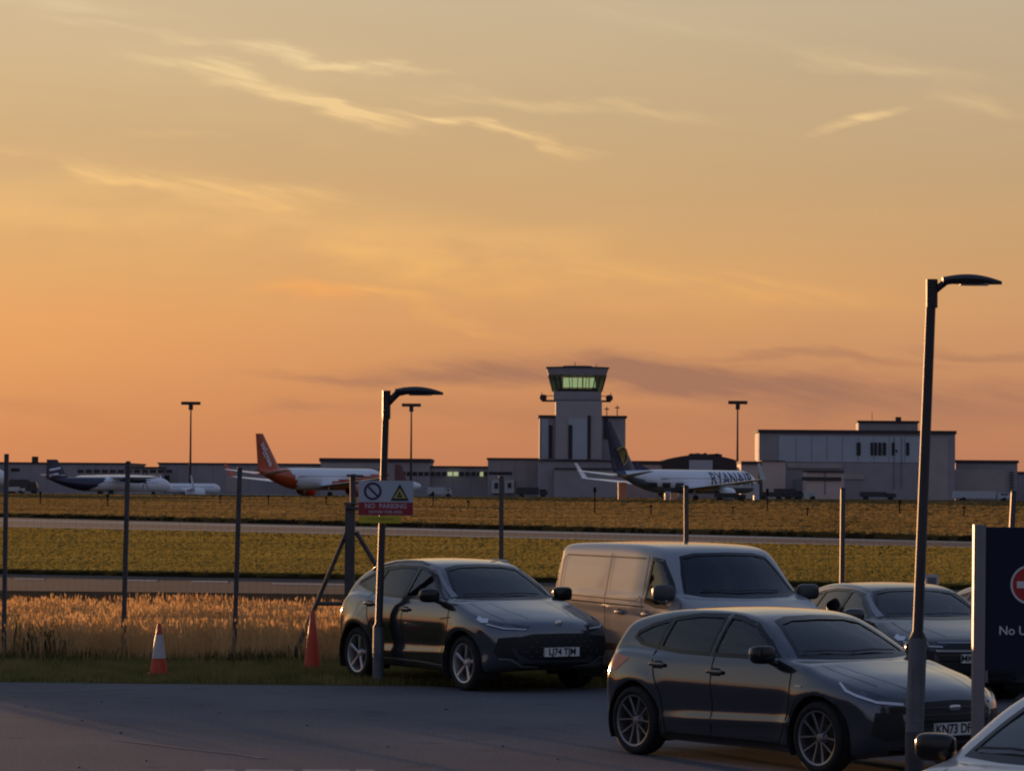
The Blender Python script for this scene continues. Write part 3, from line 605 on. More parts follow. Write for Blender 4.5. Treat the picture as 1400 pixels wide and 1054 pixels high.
SPEC['suv'] = dict(
    W=.95, H=1.66, xf=2.30, xr=-2.17, ax_f=1.40, ax_r=-1.37, r=.355, R=.415, rim_r=.255, track=1.62, cowl=1.18, flare=.03, spokes=5, wstyle='petal', kf=.34, kr=.30, tf=.04, tr=.07, rl=.08, crb=.05,
    low=[(2.02, .27), (2.22, .34), (2.31, .48), (2.32, .66), (2.29, .82), (2.16, .92), (1.78, 1.02), (1.38, 1.10), (1.10, 1.16), (.6, 1.14), (0, 1.10), (-.8, 1.13), (-1.5, 1.18), (-1.94, 1.16), (-2.08, 1.02), (-2.14, .80), (-2.17, .6), (-2.09, .4), (-1.95, .29), (-1.68, .24), (-.9, .22), (1.1, .22)],
    wl=[(.0, .84), (.2, .865), (.30, .905), (.40, .90), (.52, .895), (.66, .925), (.80, .948), (.90, .945), (1.0, .925), (1.1, .89), (1.2, .84), (1.7, .6)],
    high=[(1.20, 1.10), (.85, 1.30), (.48, 1.50), (.22, 1.60), (-.15, 1.645), (-.65, 1.655), (-1.15, 1.62), (-1.55, 1.53), (-1.84, 1.40), (-1.98, 1.25), (-2.05, 1.12), (-1.95, .95), (1.1, .95)],
    wh=[(1.0, .90), (1.12, .875), (1.25, .815), (1.4, .735), (1.5, .68), (1.6, .63), (1.7, .60)], tg=.15,
    scoop=(-.75, 1.15, .42, .07, .022),
    side_glass=[dict(p=[(.80, 1.165), (.53, 1.31), (.25, 1.475), (.02, 1.525), (-.10, 1.54), (-.16, 1.15), (.4, 1.15)], m='glass'),
                dict(p=[(-.22, 1.15), (-.17, 1.54), (-.62, 1.54), (-.98, 1.50), (-1.10, 1.19), (-.7, 1.16)], m='privacy'),
                dict(p=[(-1.15, 1.20), (-1.04, 1.49), (-1.35, 1.43), (-1.66, 1.32), (-1.68, 1.285), (-1.4, 1.23)], m='privacy')],
    screen=[(0, 1.57), (.33, 1.56), (.53, 1.52), (.625, 1.36), (.715, 1.175), (.4, 1.165), (0, 1.16)], screen_x=.15, wiper_z=1.165,
    back=[(0, 1.46), (.5, 1.44), (.60, 1.25), (0, 1.24)],
    handles=[(-.05, .99), (-1.02, 1.03)],
    gaps=[[(1.04, 1.08), (1.06, .82), (.98, .52), (.86, .33)], [(-.14, 1.14), (-.12, .7), (-.16, .33)], [(-1.13, 1.17), (-1.05, .88), (-.94, .68), (-.88, .33)]],
    mirror=(.74, 1.03, 1.20), mirror_s=1.08,
    lights=[dict(n='headlight', m='lamp', d=(-.8, -.6, 0), p=[(2.27, .45, .845), (2.12, .72, .88), (1.84, .88, .93), (1.70, .92, .945), (1.86, .89, .86), (2.1, .76, .80), (2.27, .5, .79)],
                 s=[dict(p=[(1.92, .87, .905), (1.83, .9, .905), (1.74, .915, .94)], w=.05, m='drl'), dict(p=[(2.25, .5, .805), (2.1, .74, .815), (1.9, .87, .865)], w=.012, m='drl')]),
            dict(n='tail_light', m='red', d=(.75, -.66, 0), p=[(-2.1, .5, 1.08), (-1.96, .80, 1.08), (-1.76, .90, 1.06), (-1.92, .84, .97), (-2.12, .5, .99)]),
            dict(n='side_intake', m='black', d=(-.82, -.57, 0), p=[(2.26, .62, .72), (2.10, .82, .70), (2.05, .86, .52), (2.14, .78, .40), (2.26, .62, .42), (2.23, .70, .56)]),
            dict(n='rear_reflector', m='red', d=(.9, -.4, 0), p=[(-2.27, .55, .48), (-2.15, .8, .48), (-2.15, .8, .44), (-2.27, .55, .44)])],
    side_strips=[dict(n='sill_cladding', p=[(-.92, .30), (.94, .30)], w=.10, m='black', o=.005), dict(n='sill_trim', p=[(-.9, .335), (.2, .33), (.92, .30)], w=.026, m='silver', o=.009),
                 dict(n='window_trim', p=[(-1.72, 1.24), (-1.68, 1.33), (-1.35, 1.455), (-1.0, 1.525), (-.6, 1.565), (-.1, 1.565), (.10, 1.55), (.32, 1.505), (.62, 1.33), (.90, 1.175)], w=.022, m='silver', o=.008),
                 dict(n='wing_vent', p=[(1.10, .93), (.86, .90)], w=.018, m='gloss_black')],
    front=[dict(n='grille', m='intake', p=[(0, .755), (.40, .75), (.60, .71), (.67, .62), (.58, .49), (.42, .43), (0, .42)],
                studs=[(.06 + .12 * i + (.06 if j % 2 else 0), .71 - .062 * j) for j in range(5) for i in range(4)]),
           dict(n='lower_intake', m='black', p=[(0, .375), (.50, .37), (.60, .31), (0, .29)])],
    front_strips=[dict(n='bumper_trim', p=[(.28, .335), (.50, .345), (.66, .43), (.80, .44)], w=.028, m='silver', mirror=True), dict(n='bumper_trim', p=[(-.28, .335), (.28, .335)], w=.020, m='gloss_black')],
    top_strips=[dict(n='bonnet_crease', p=[(1.25, .45), (1.7, .42), (2.05, .33)], w=.006, m='gap'), dict(n='bonnet_gap', p=[(1.2, .69), (1.6, .70), (1.95, .64)], w=.006, m='gap')],
    plate=(.52, 'LJ74 TJM'), badge=(.86, .055, .055), rails=(-1.45, .05, .62), seat_x=.0, seat_z=.50)

SPEC['van'] = dict(
    W=.97, H=1.90, xf=2.50, xr=-2.50, ax_f=1.56, ax_r=-1.54, r=.33, R=.39, rim_r=.21, track=1.62, cowl=1.62, flare=.012, spokes=6, wstyle='plain', kf=.42, kr=.06, tf=.07, tr=.0, rl=.06, crb=.05, rb=.05,
    low=[(2.2, .22), (2.42, .30), (2.50, .46), (2.50, .74), (2.45, .92), (2.30, 1.03), (1.95, 1.13), (1.60, 1.22), (1.2, 1.24), (0, 1.20), (-2.40, 1.20), (-2.46, .9), (-2.50, .45), (-2.4, .27), (-1.5, .2), (1.4, .18)],
    wl=[(.0, .86), (.2, .90), (.35, .935), (.6, .955), (.9, .965), (1.1, .96), (1.25, .945), (2, .92)],
    high=[(1.72, 1.14), (1.35, 1.42), (1.02, 1.70), (.82, 1.82), (.5, 1.87), (-.3, 1.895), (-1.6, 1.885), (-2.36, 1.86), (-2.43, 1.78), (-2.46, 1.3), (-2.46, 1.0), (1.6, 1.0)],
    wh=[(1.0, .965), (1.2, .95), (1.4, .915), (1.6, .875), (1.75, .845), (1.9, .82), (2.0, .81)], tg=.0, cw=.96, rh=.13, ks=.30, cr=.04, kg=.05,
    side_glass=[dict(p=[(1.24, 1.21), (1.10, 1.36), (.90, 1.53), (.74, 1.66), (.50, 1.69), (.48, 1.14), (.8, 1.08), (1.1, 1.08)], m='glass', fw=.05)],
    screen=[(0, 1.76), (.43, 1.75), (.62, 1.71), (.71, 1.5), (.79, 1.27), (.6, 1.235), (0, 1.22)], screen_x=.7, wiper_z=1.25,
    handles=[(.56, .97), (-.25, .97)],
    gaps=[[(.40, 1.72), (.40, .30)], [(1.52, 1.18), (1.46, .8), (1.20, .62), (1.14, .3)], [(-.72, 1.74), (-.72, .30)], [(-2.30, 1.75), (-2.33, .45)], [(-2.25, 1.08), (.48, 1.06)]],
    mirror=(1.22, 1.06, 1.27), mirror_s=1.2,
    lights=[dict(n='headlight', m='lamp', d=(-.8, -.6, 0), p=[(2.40, .52, .90), (2.2, .78, .96), (2.02, .88, 1.02), (1.9, .93, 1.0), (2.1, .88, .86), (2.4, .62, .80)], s=[dict(p=[(2.38, .58, .83), (2.1, .85, .88), (1.98, .9, .98)], w=.02, m='drl')]),
            dict(n='tail_light', m='red', d=(.6, -.8, 0), p=[(-2.46, .80, 1.42), (-2.36, .93, 1.42), (-2.36, .95, .98), (-2.46, .85, .98)])],
    side_strips=[dict(n='panel_recess', p=[(-2.20, 1.20), (-2.20, 1.62), (-2.12, 1.69), (.30, 1.69)], w=.020, m='groove', o=.002), dict(n='panel_recess', p=[(-2.20, 1.20), (-2.14, 1.15), (.20, 1.13), (.28, 1.16), (.31, 1.20)], w=.016, m='groove', o=.002),
                 dict(n='rubbing_strip', p=[(-2.3, .50), (-1.98, .50)], w=.09, m='black'), dict(n='rubbing_strip', p=[(-1.1, .50), (1.1, .50)], w=.09, m='black')],
    front=[dict(n='grille', m='intake', p=[(0, .90), (.45, .88), (.50, .74), (0, .73)], slats=[(.82, .45)]), dict(n='lower_intake', m='intake', p=[(0, .50), (.6, .48), (.62, .34), (0, .33)])],
    plate=(.60, ''), badge=(.93, .07, .06), seat_x=.45, seat_z=.62, rear_seats=False)

SPEC['saloon'] = dict(SPEC['suv'], H=1.53, W=.93,
    low=[(x, z * .935) for x, z in SPEC['suv']['low']], high=[(x, 1.0 + (z - 1.0) * .90 - .065) if z > 1.0 else (x, z * .935) for x, z in SPEC['suv']['high']],
    wl=[(z * .935, w * .98) for z, w in SPEC['suv']['wl']], wh=[(1.0 + (z - 1.0) * .90 - .065, w * .975) for z, w in SPEC['suv']['wh']], r=.335, R=.39, rim_r=.24)
def _sh(p): return p * .93 if p <= 1.0 else 1.0 + (p - 1.0) * .90 - .065
_sal = SPEC['saloon']
_sal['side_glass'] = [dict(g, p=[(x, _sh(z)) for x, z in g['p']]) for g in _sal['side_glass']]
_sal['screen'] = [(y, _sh(z)) for y, z in _sal['screen']]; _sal['back'] = [(y, _sh(z)) for y, z in _sal['back']]; _sal['wiper_z'] = _sh(1.165)
_sal['handles'] = [(x, _sh(z)) for x, z in _sal['handles']]; _sal['gaps'] = [[(x, _sh(z)) for x, z in g] for g in _sal['gaps']]; _sal['mirror'] = (.74, 1.0, 1.115)
_sal['lights'] = [dict(l, p=[(x, y * .975, _sh(z)) for x, y, z in l['p']], s=[dict(q, p=[(x, y * .975, _sh(z)) for x, y, z in q['p']]) for q in l.get('s', [])]) for l in _sal['lights']]
_sal['lights'][2] = dict(n='side_intake', m='black', d=(-.82, -.57, 0), p=[(2.26, .58, .70), (2.08, .80, .70), (2.05, .82, .50), (2.2, .62, .42)], s=[dict(p=[(2.07, .80, .72), (2.13, .74, .60), (2.24, .60, .50)], w=.034, m='drl')])
_sal['side_strips'] = [dict(q, p=[(x, _sh(z)) for x, z in q['p']]) for q in _sal['side_strips']]
_sal['front'] = [dict(n='grille', m='intake', p=[(0, .78), (.48, .77), (.56, .66), (.46, .47), (0, .45)], slats=[(.71, .5), (.64, .52), (.57, .5)]), dict(n='lower_intake', m='black', p=[(0, .38), (.50, .37), (.60, .30), (0, .28)])]
_sal['front_strips'] = [dict(n='bumper_trim', p=[(-.5, .80), (.5, .80)], w=.018, m='silver'), dict(n='grille_trim', p=[(-.55, .70), (.55, .70)], w=.022, m='silver')]
_sal['plate'] = (.60, 'MK21 VNA'); _sal['badge'] = (.80, .05, .04); _sal['seat_z'] = .42; _sal.pop('rails', None)

def place_by_wheels(spec, rear_px, front_px, side=-1):
    """pose from the two near-side tyre contact points in the photograph"""
    a, b = G(*rear_px), G(*front_px); h = (b - a).normalized(); c = SPEC[spec]; mid = (a + b) / 2 - h * (c['ax_f'] + c['ax_r']) / 2
    left = Vector((-h.y, h.x, 0)); o = mid - left * side * c['track'] / 2; return (o.x, o.y, 0), math.atan2(h.y, h.x)
# ------------------------------------------------------------------ ground, roads, airfield
def gline(a, b, X):
    """x-parametrised ground line through two photo pixels, evaluated at world x=X"""
    p, q = G(*a), G(*b); t = (X - p.x) / (q.x - p.x); return p.y + (q.y - p.y) * t
XS = [-300, -160, -90, -60, -40, -25, -15, -8, -4, 0, 4, 8, 15, 25, 40, 60, 90, 160, 300]
def band(name, near, far, z, m, thick=0.0, kind='structure', wob=0.0, xs=XS):
    V = []; F = []; n = len(xs)
    for i, x in enumerate(xs):
        yn = near(x) if callable(near) else near; yf = far(x) if callable(far) else far
        yn += random.uniform(-wob, wob); V += [(x, yn, z), (x, yf, z), (x, yn, z - thick), (x, yf, z - thick)]
    for i in range(n - 1):
        a = i * 4; b = a + 4; F.append((a, b, b + 1, a + 1))
        if thick: F += [(a + 2, b + 2, b, a), (a + 1, b + 1, b + 3, a + 3)]
    return struct(mesh(name, V, F, m), kind)
fl = lambda a, b: (lambda x: gline(a, b, x))
def asphalt_mat():
    m = mat('car park asphalt', (.128, .132, .142), .9, col2=(.172, .174, .184), scale=.45, detail=10, spec=.05, thr=(.25, .75)); t = m.node_tree; b = t.nodes['Principled BSDF']
    tx = next(n for n in t.nodes if n.type == 'TEX_COORD'); base_l = b.inputs['Base Color'].links[0].from_socket
    n1 = t.nodes.new('ShaderNodeTexNoise'); n1.inputs['Scale'].default_value = 42; n1.inputs['Detail'].default_value = 3; t.links.new(tx.outputs['Object'], n1.inputs[0])
    v1 = t.nodes.new('ShaderNodeTexVoronoi'); v1.inputs['Scale'].default_value = 1.1; v1.inputs['Randomness'].default_value = 1; t.links.new(tx.outputs['Object'], v1.inputs[0])
    r1 = t.nodes.new('ShaderNodeValToRGB'); r1.color_ramp.elements[0].position = .32; r1.color_ramp.elements[0].color = (.55, .55, .56, 1); r1.color_ramp.elements[1].position = .68; r1.color_ramp.elements[1].color = (1.35, 1.33, 1.32, 1); t.links.new(n1.outputs[0], r1.inputs[0])
    r2 = t.nodes.new('ShaderNodeValToRGB'); r2.color_ramp.elements[0].position = .05; r2.color_ramp.elements[0].color = (.74, .74, .75, 1); r2.color_ramp.elements[1].position = .22; r2.color_ramp.elements[1].color = (1, 1, 1, 1); t.links.new(v1.outputs['Distance'], r2.inputs[0])
    for r in (r1, r2):
        mx = t.nodes.new('ShaderNodeMix'); mx.data_type = 'RGBA'; mx.blend_type = 'MULTIPLY'; mx.inputs[0].default_value = 1; t.links.new(base_l, mx.inputs[6]); t.links.new(r.outputs[0], mx.inputs[7]); base_l = mx.outputs[2]
    t.links.new(base_l, b.inputs['Base Color']); bp = t.nodes.new('ShaderNodeBump'); bp.inputs['Strength'].default_value = .35; bp.inputs['Distance'].default_value = .006; t.links.new(n1.outputs[0], bp.inputs['Height']); t.links.new(bp.outputs[0], b.inputs['Normal'])
    return m
m_far_grass = mat('dry airfield grass', (.155, .10, .040), .95, col2=(.085, .06, .020), scale=.05, stretch=(.35, 1.6, 1), detail=8, spec=.0)
m_green = mat('mown airfield grass', (.16, .105, .026), .95, col2=(.095, .070, .018), scale=.09, stretch=(.3, 1.5, 1), detail=9, spec=.0)
m_asph = asphalt_mat()
m_runway = mat('runway asphalt', (.075, .07, .075), .8, var=.25, scale=.2, stretch=(.2, 2, 1), spec=.15)
m_conc = mat('pale glint and line concrete', (.17, .155, .15), .5, var=.3, scale=.3, stretch=(.3, 3, 1))  # lighter than the runway so the sky glint sits in the colour
m_road = mat('perimeter road asphalt', (.06, .055, .056), .85, var=.2, scale=.6, detail=9, spec=.1)
m_earth = mat('dry verge earth', (.07, .048, .03), .95, col2=(.12, .08, .045), scale=1.6, detail=9, spec=.0)
m_apron = mat('apron concrete', (.22, .21, .20), .85, var=.15, scale=.1)
m_paint = mat('white road paint', (.24, .235, .24), .7, var=.25, scale=6)
base_ground = MB().add([(-6000, -300, -.35), (6000, -300, -.35), (6000, 9000, -.35), (-6000, 9000, -.35)], [(0, 1, 2, 3)]).build('ground', m_far_grass); struct(base_ground)
R_near, R_far = fl((0, 806), (1300, 820)), fl((0, 783), (1100, 801))
T_near, T_far = fl((0, 723), (1140, 748)), fl((0, 707), (1100, 735))
AP = lambda x: gline((0, 673.5), (1399, 685), x) if False else 655 + x * -.05
# car park
V = []; F = []
edge = [(-60, 44.3), (-20, 44.35), (-6.6, 44.4), (-5, 44.25), (-3, 44.2), (-1, 44.1), (1, 43.9), (3, 43.5), (60, 43.4)]
# the car park carries on under the bays on the right
pk = MB()
ring = [(-70, -60), (80, -60), (80, 51.5), (2.2, 51.5), (1.9, 44.6)] + [(x, y) for x, y in edge[::-1] if x < 1.5] + [(-70, 44.3)]
pk.prism(ring, (0, 0, -.15), (1, 0, 0), (0, 1, 0), (0, 0, .15)); struct(pk.build('parking_lot', m_asph))
def nicks(): pass
vp = MB(); vp.prism([(-70, 44.25), (1.95, 44.2), (1.9, 44.6), (2.2, 51.5), (80, 51.5), (80, 66), (-70, 66)], (0, 0, -.3), (1, 0, 0), (0, 1, 0), (0, 0, .296)); struct(vp.build('grass_verge', mat('verge soil', (.07, .07, .028), .95, col2=(.13, .11, .045), scale=2, detail=9, spec=.0)))
band('earth_margin', 66, R_near, -.03, m_earth)
band('perimeter_road', lambda x: R_near(x), R_far, -.02, m_road)
band('airfield_grass', R_far, T_near, .10, m_green, .25, wob=.25, xs=[-300, -160, -90] + list(np.arange(-60, 61, 1.2)) + [90, 160, 300])
band('runway', T_near, T_far, .02, m_runway)
TL0 = fl((0, 712.5), (1140, 738.5)); TL1 = fl((0, 710.3), (1140, 735.8)); band('runway_glint_strip', TL0, TL1, .026, m_conc)  # pale strip painted in for the grazing sky glint on the concrete
TM0 = fl((0, 719.6), (1140, 745.3)); TM1 = fl((0, 718.6), (1140, 744.0)); band('runway_edge_line', TM0, TM1, .026, m_conc)
band('dry_airfield_grass', T_far, 640, .26, m_far_grass, .4, wob=.6, xs=[-600, -300, -160, -90] + list(np.arange(-70, 71, 2.5)) + [90, 160, 300, 600])
band('apron', 640, 1100, .0, m_apron, xs=[-700, -300, 0, 300, 700])
# road dashes on the perimeter road, bay marks on the car park
for x0, x1, y in ((170, 215, 792), (262, 312, 793.5), (372, 480, 796.5), (20, 60, 790), (560, 640, 801)):
    a, b, c, d = G(x0, y, -.014), G(x1, y + (x1 - x0) * .016, -.014), G(x1, y + 1.8 + (x1 - x0) * .016, -.014), G(x0, y + 1.8, -.014)
    struct(mesh('road_marking', [a, b, c, d], [(0, 1, 2, 3)], m_paint))
for x0, x1 in ((280, 322), (336, 402), (414, 478), (486, 512)):
    struct(mesh('parking_marking', [G(x0, 1051, .004), G(x1, 1051.6, .004), G(x1 + 2, 1060, .004), G(x0 - 1, 1060, .004)], [(0, 1, 2, 3)], m_paint))
# faint worn line sweeping over the asphalt, and the pale run of grit at the edge
m_scuff = mat('worn pale paint', (.135, .13, .135), .85, var=.2, scale=4)
def gstrip(name, pts, w, m, z=.004):
    V = []; q = [G(*p, z) for p in pts]
    for i, p in enumerate(q):
        t = (q[min(i + 1, len(q) - 1)] - q[max(i - 1, 0)]).normalized(); n = Vector((-t.y, t.x, 0)); V += [p + n * w, p - n * w]
    return struct(mesh(name, V, [(2 * i, 2 * i + 1, 2 * i + 3, 2 * i + 2) for i in range(len(q) - 1)], m))
gstrip('faded_line', [(150, 1010), (200, 1016), (240, 1021), (290, 1027), (330, 1031), (360, 1036)], .035, m_scuff)
gstrip('faded_line', [(-60, 946), (60, 944.5), (140, 941.5), (190, 940.5), (260, 940)], .05, mat('grit edge', (.20, .19, .18), .9, var=.3, scale=6))
# ------------------------------------------------------------------ grasses
def blades(name, n, xr, yr, hr, w, m, lean=.25, seeds=False, dens=None, z0=0.0, hmap=None, sw=1.0):
    x = RNG.uniform(*xr, n); y = RNG.uniform(*yr, n)
    if dens is not None:
        k = RNG.random(n) < dens(x, y); x, y = x[k], y[k]; n = len(x)
    hgt = RNG.uniform(*hr, n)
    if hmap is not None: hgt = hgt * hmap(x, y)
    a = RNG.uniform(0, 2 * np.pi, n); la = RNG.uniform(0, 2 * np.pi, n); lm = hgt * RNG.uniform(.05, lean, n); ww = w * RNG.uniform(.7, 1.3, n)
    dx, dy = np.cos(a) * ww / 2, np.sin(a) * ww / 2; lx, ly = np.cos(la) * lm, np.sin(la) * lm; z = np.full(n, z0)
    P0 = np.stack([x - dx, y - dy, z], 1); P1 = np.stack([x + dx, y + dy, z], 1)
    P2 = np.stack([x + dx * .8 + lx * .3, y + dy * .8 + ly * .3, z + hgt * .55], 1); P3 = np.stack([x - dx * .8 + lx * .3, y - dy * .8 + ly * .3, z + hgt * .55], 1)
    P4 = np.stack([x + lx, y + ly, z + hgt], 1); V = np.stack([P0, P1, P2, P3, P4], 1).reshape(-1, 3)
    b = np.arange(n)[:, None] * 5; Q = b + np.array([[0, 1, 2, 3]]); T = b + np.array([[3, 2, 4]])
    loops = [Q.reshape(-1), T.reshape(-1)]; sizes = [np.full(n, 4), np.full(n, 3)]
    if seeds:
        top = P4; sh = RNG.uniform(.07, .15, n)[:, None] * sw; s1 = RNG.uniform(.010, .02, n) * sw; ax_ = np.stack([np.cos(a) * s1, np.sin(a) * s1, 0 * a], 1); ay_ = np.stack([-np.sin(a) * s1, np.cos(a) * s1, 0 * a], 1)
        up = np.stack([lx * .25, ly * .25, hgt * .0 + 1], 1); up /= np.linalg.norm(up, axis=1)[:, None]
        nV = len(V); S = []
        for s_ in (ax_, ay_): S.append(np.stack([top - up * sh * .5, top + s_, top + up * sh * .6, top - s_], 1))
        S = np.concatenate(S, 0).reshape(-1, 3); V = np.concatenate([V, S]); loops.append((nV + np.arange(len(S)))); sizes.append(np.full(len(S) // 4, 4))
    loops = np.concatenate(loops); sizes = np.concatenate(sizes); me = bpy.data.meshes.new(name); me.vertices.add(len(V)); me.vertices.foreach_set('co', V.astype(np.float32).reshape(-1))
    me.loops.add(len(loops)); me.loops.foreach_set('vertex_index', loops.astype(np.int32)); me.polygons.add(len(sizes)); st = np.concatenate([[0], np.cumsum(sizes)[:-1]])
    me.polygons.foreach_set('loop_start', st.astype(np.int32)); me.update(calc_edges=True); me.validate(); me.materials.append(m)
    o = link(bpy.data.objects.new(name, me)); o['kind'] = 'stuff'; return o
def vnoise(x, y, f, seed=0):
    from mathutils import noise
    return np.array([noise.noise((a * f + seed, b * f, seed)) for a, b in zip(x, y)])
m_dry = leafmat('tall dry grass blades', [(.54, .32, .14), (.70, .46, .21), (.84, .58, .30)], .6, 2.5)
m_grn = leafmat('short verge grass blades', [(.14, .135, .045), (.23, .20, .07), (.36, .27, .11)], .3, 1.5)
m_weed = leafmat('dark weed leaves', [(.05, .055, .02), (.09, .085, .03), (.15, .12, .05)], .3, 2.0)
hm = lambda x, y: 1 + .30 * vnoise(x, y, .45) + .16 * vnoise(x, y, 1.7, 5)
dn = lambda x, y: np.clip(.72 + .8 * vnoise(x, y, .6, 9), .1, 1)
blades('tall_dry_grass', 85000, (-11, 11), (49.5, 61), (.30, .56), .009, m_dry, .42, True, dn, 0, hm, .72)
blades('fallen_dry_grass', 12000, (-11, 11), (50.2, 62), (.15, .32), .012, m_dry, .8, False, dn)
blades('far_dry_grass', 9000, (-14, 14), (60, 76), (.05, .14), .016, leafmat('brown margin grass', [(.12, .085, .04), (.2, .13, .06), (.3, .2, .1)], .35, 1.2), .4, False, dn)
edge_d = lambda x, y: np.clip((y - 44.25 + .25 * vnoise(x, y, 1.3, 3)) / .5, 0, 1) * np.where((x > 1.7) & (y < 51.6), 0, 1)
blades('verge_grass', 60000, (-9.5, 3.2), (44.2, 51.2), (.035, .13), .011, m_grn, .6, False, edge_d, 0, lambda x, y: 1 + .7 * vnoise(x, y, .9, 2))
blades('weeds', 8000, (-10, 11), (48.9, 50.6), (.08, .26), .020, m_weed, .55, False, lambda x, y: np.clip(.35 + 1.5 * vnoise(x, y, .7, 4), 0.04, 1) * np.where((x > 1.7) & (y < 51.6), 0, 1), 0, lambda x, y: 1 + .4 * vnoise(x, y, .5, 4))
blades('dock_weeds', 110, (-7.4, -6.5), (50.0, 51.0), (.25, .62), .045, m_weed, .5)
blades('seed_stalks', 90, (-10, 10), (49.8, 56), (.6, .85), .012, m_dry, .2, True, None, 0, None, .9)
def tufts(name, near, dist, n, h, m, z):
    x = RNG.uniform(-60, 60, n); y = np.array([near(a) for a in x]) + RNG.uniform(-.35, dist, n); hh = RNG.uniform(.4, 1, n) * h; w = RNG.uniform(.15, .6, n)
    V = np.stack([np.stack([x - w, y, 0 * x + z], 1), np.stack([x + w, y, 0 * x + z], 1), np.stack([x + w * .5, y, z + hh], 1), np.stack([x - w * .6, y, z + hh * .8], 1)], 1).reshape(-1, 3)
    return struct(mesh(name, V, [(4 * i, 4 * i + 1, 4 * i + 2, 4 * i + 3) for i in range(n)], m), 'stuff')
m_tuft = leafmat('verge edge tufts', [(.03, .026, .012), (.06, .045, .018)], .2, 1)
tufts('road_edge_tufts', R_far, .3, 900, .14, m_tuft, -.02)
tufts('runway_edge_tufts', T_far, .4, 500, .3, m_tuft, .05)
# small pebbles and litter on the asphalt
b = MB()
for px, py in ((35, 966), (112, 985), (165, 1002), (200, 1040), (108, 1049), (420, 992), (530, 1021), (687, 1020), (762, 1038), (139, 960), (300, 975), (610, 970)):
    p = G(px, py); s_ = random.uniform(.006, .014); b.superell((p.x, p.y, s_ * .5), (s_ * 1.3, s_, s_ * .6), .8, .8, 5)
struct(b.build('asphalt_grit', mat('grit stone', (.04, .04, .04), .9), None, True), 'stuff')

def field_tufts(name, n, xr, yn, yf, h, w, m, z):
    """short uneven turf standing on the fields, every tuft a leaning ragged fan of blades"""
    x = RNG.uniform(*xr, n); f0 = np.array([yn(a) for a in x]); f1 = np.array([yf(a) for a in x]); t = RNG.random(n) ** .8; y = 1 / (1 / f1 + (1 / f0 - 1 / f1) * t)
    hh = RNG.uniform(.35, 1, n) * h * (1 + .5 * vnoise(x * .3, y, .06, 3)); ww = RNG.uniform(.4, 1, n) * w; a = RNG.uniform(-.9, .9, n); c, s = np.cos(a) * ww, np.sin(a) * ww; lx = RNG.uniform(-.6, .6, n) * hh; ly = RNG.uniform(-.6, .6, n) * hh
    q = lambda k, dz, l: np.stack([x + c * k + lx * l, y + s * k + ly * l, z + hh * dz], 1)
    V = np.stack([q(-.5, 0, 0), q(-.1, 0, 0), q(.5, 0, 0), q(-.42, .8, 1), q(.02, 1, 1.2), q(.4, .7, .6)], 1).reshape(-1, 3)
    b = (np.arange(n)[:, None] * 6); F = np.concatenate([b + np.array([[0, 1, 3]]), b + np.array([[0, 2, 4]]), b + np.array([[1, 2, 5]])])
    me = bpy.data.meshes.new(name); me.from_pydata(V.tolist(), [], F.tolist()); me.materials.append(m); o = link(bpy.data.objects.new(name, me)); o['kind'] = 'stuff'; return o
field_tufts('mown_turf', 130000, (-42, 48), R_far, T_near, .085, .22, leafmat('mown turf blades', [(.24, .20, .055), (.30, .25, .07), (.37, .30, .085)], .42, .16), .10)
field_tufts('dry_turf', 90000, (-115, 120), T_far, lambda x: 640, .17, .75, leafmat('dry turf blades', [(.17, .13, .05), (.25, .19, .075), (.34, .25, .11)], .42, .07), .26)
# ------------------------------------------------------------------ near objects
m_galv = mat('galvanised steel', (.085, .083, .09), .55, .4, var=.15, scale=3)
m_galvd = mat('weathered dark steel', (.075, .072, .078), .6, .3, var=.25, scale=5)
m_wire = mat('fence wire', (.06, .06, .06), .55, .4)
FD = 50.0
fence = thing('perimeter_fence', 'long grey steel airfield fence with braced corner post behind the parked cars', 'fence', (0, FD, 0))
def rel(o, v): return Vector(v) - Vector(o.location)
posts = [(9, 622, 5, 905, 50.0, 5.8), (175, 632, 168, 900, 50.0, 6.2), (328, 640, 320, 898, 50.0, 6.2), (685.5, 652, 685, 895, 50.3, 6.2), (938, 665, 939, 890, 50.9, 6.2), (1152.5, 668, 1150, 893, 51.8, 6.2), (1386, 672, 1374, 905, 52.3, 7), (1612, 676, 1604, 905, 52.6, 7), (-150, 618, -156, 905, 50, 7)]
tops = {}
for tx, ty, bx, by, d, wpx in posts:
    t = P(tx, ty, d); bt = P(bx, 905, d); bt.z = 0; w = wpx / 4600 * d
    b = MB(); t0 = rel(fence, t); b0 = rel(fence, bt); V = []
    for c in (b0, t0): V += [c + Vector((sx * w / 2, sy * w / 2, 0)) for sx, sy in ((-1, -1), (1, -1), (1, 1), (-1, 1))]
    b.add(V, [(0, 1, 2, 3), (4, 5, 6, 7), (0, 1, 5, 4), (1, 2, 6, 5), (2, 3, 7, 6), (3, 0, 4, 7)]); b.superell(t0, (w * .62, w * .62, w * .3), .7, .7, 6)
    b.build('post', m_galv if tx > 340 else m_galvd, fence); tops[tx] = (bt, t)
cp_b, cp_t = G(480, 903), P(482, 648, 50.0); cp_b = Vector((cp_t.x - .04, 50.0, 0))
def L(v): return rel(fence, v)
b = MB(); q = P(483, 690, 50.0); b.box(-.072, .072, -.072, .072, 0, q.z); V = [L(cp_b).x, L(cp_b).y]
b.V = [(v[0] + L(cp_b).x + .01, v[1], v[2]) for v in b.V]; b.build('post', m_galvd, fence)
MB().tube([L(P(482.5, 691, 50)), L(cp_t)], .045, 8).build('post_extension', m_galvd, fence)
MB().tube([L(P(470, 688, 49.9)), L(P(494, 689, 49.9))], .018, 6).build('crossbar', m_galv, fence)
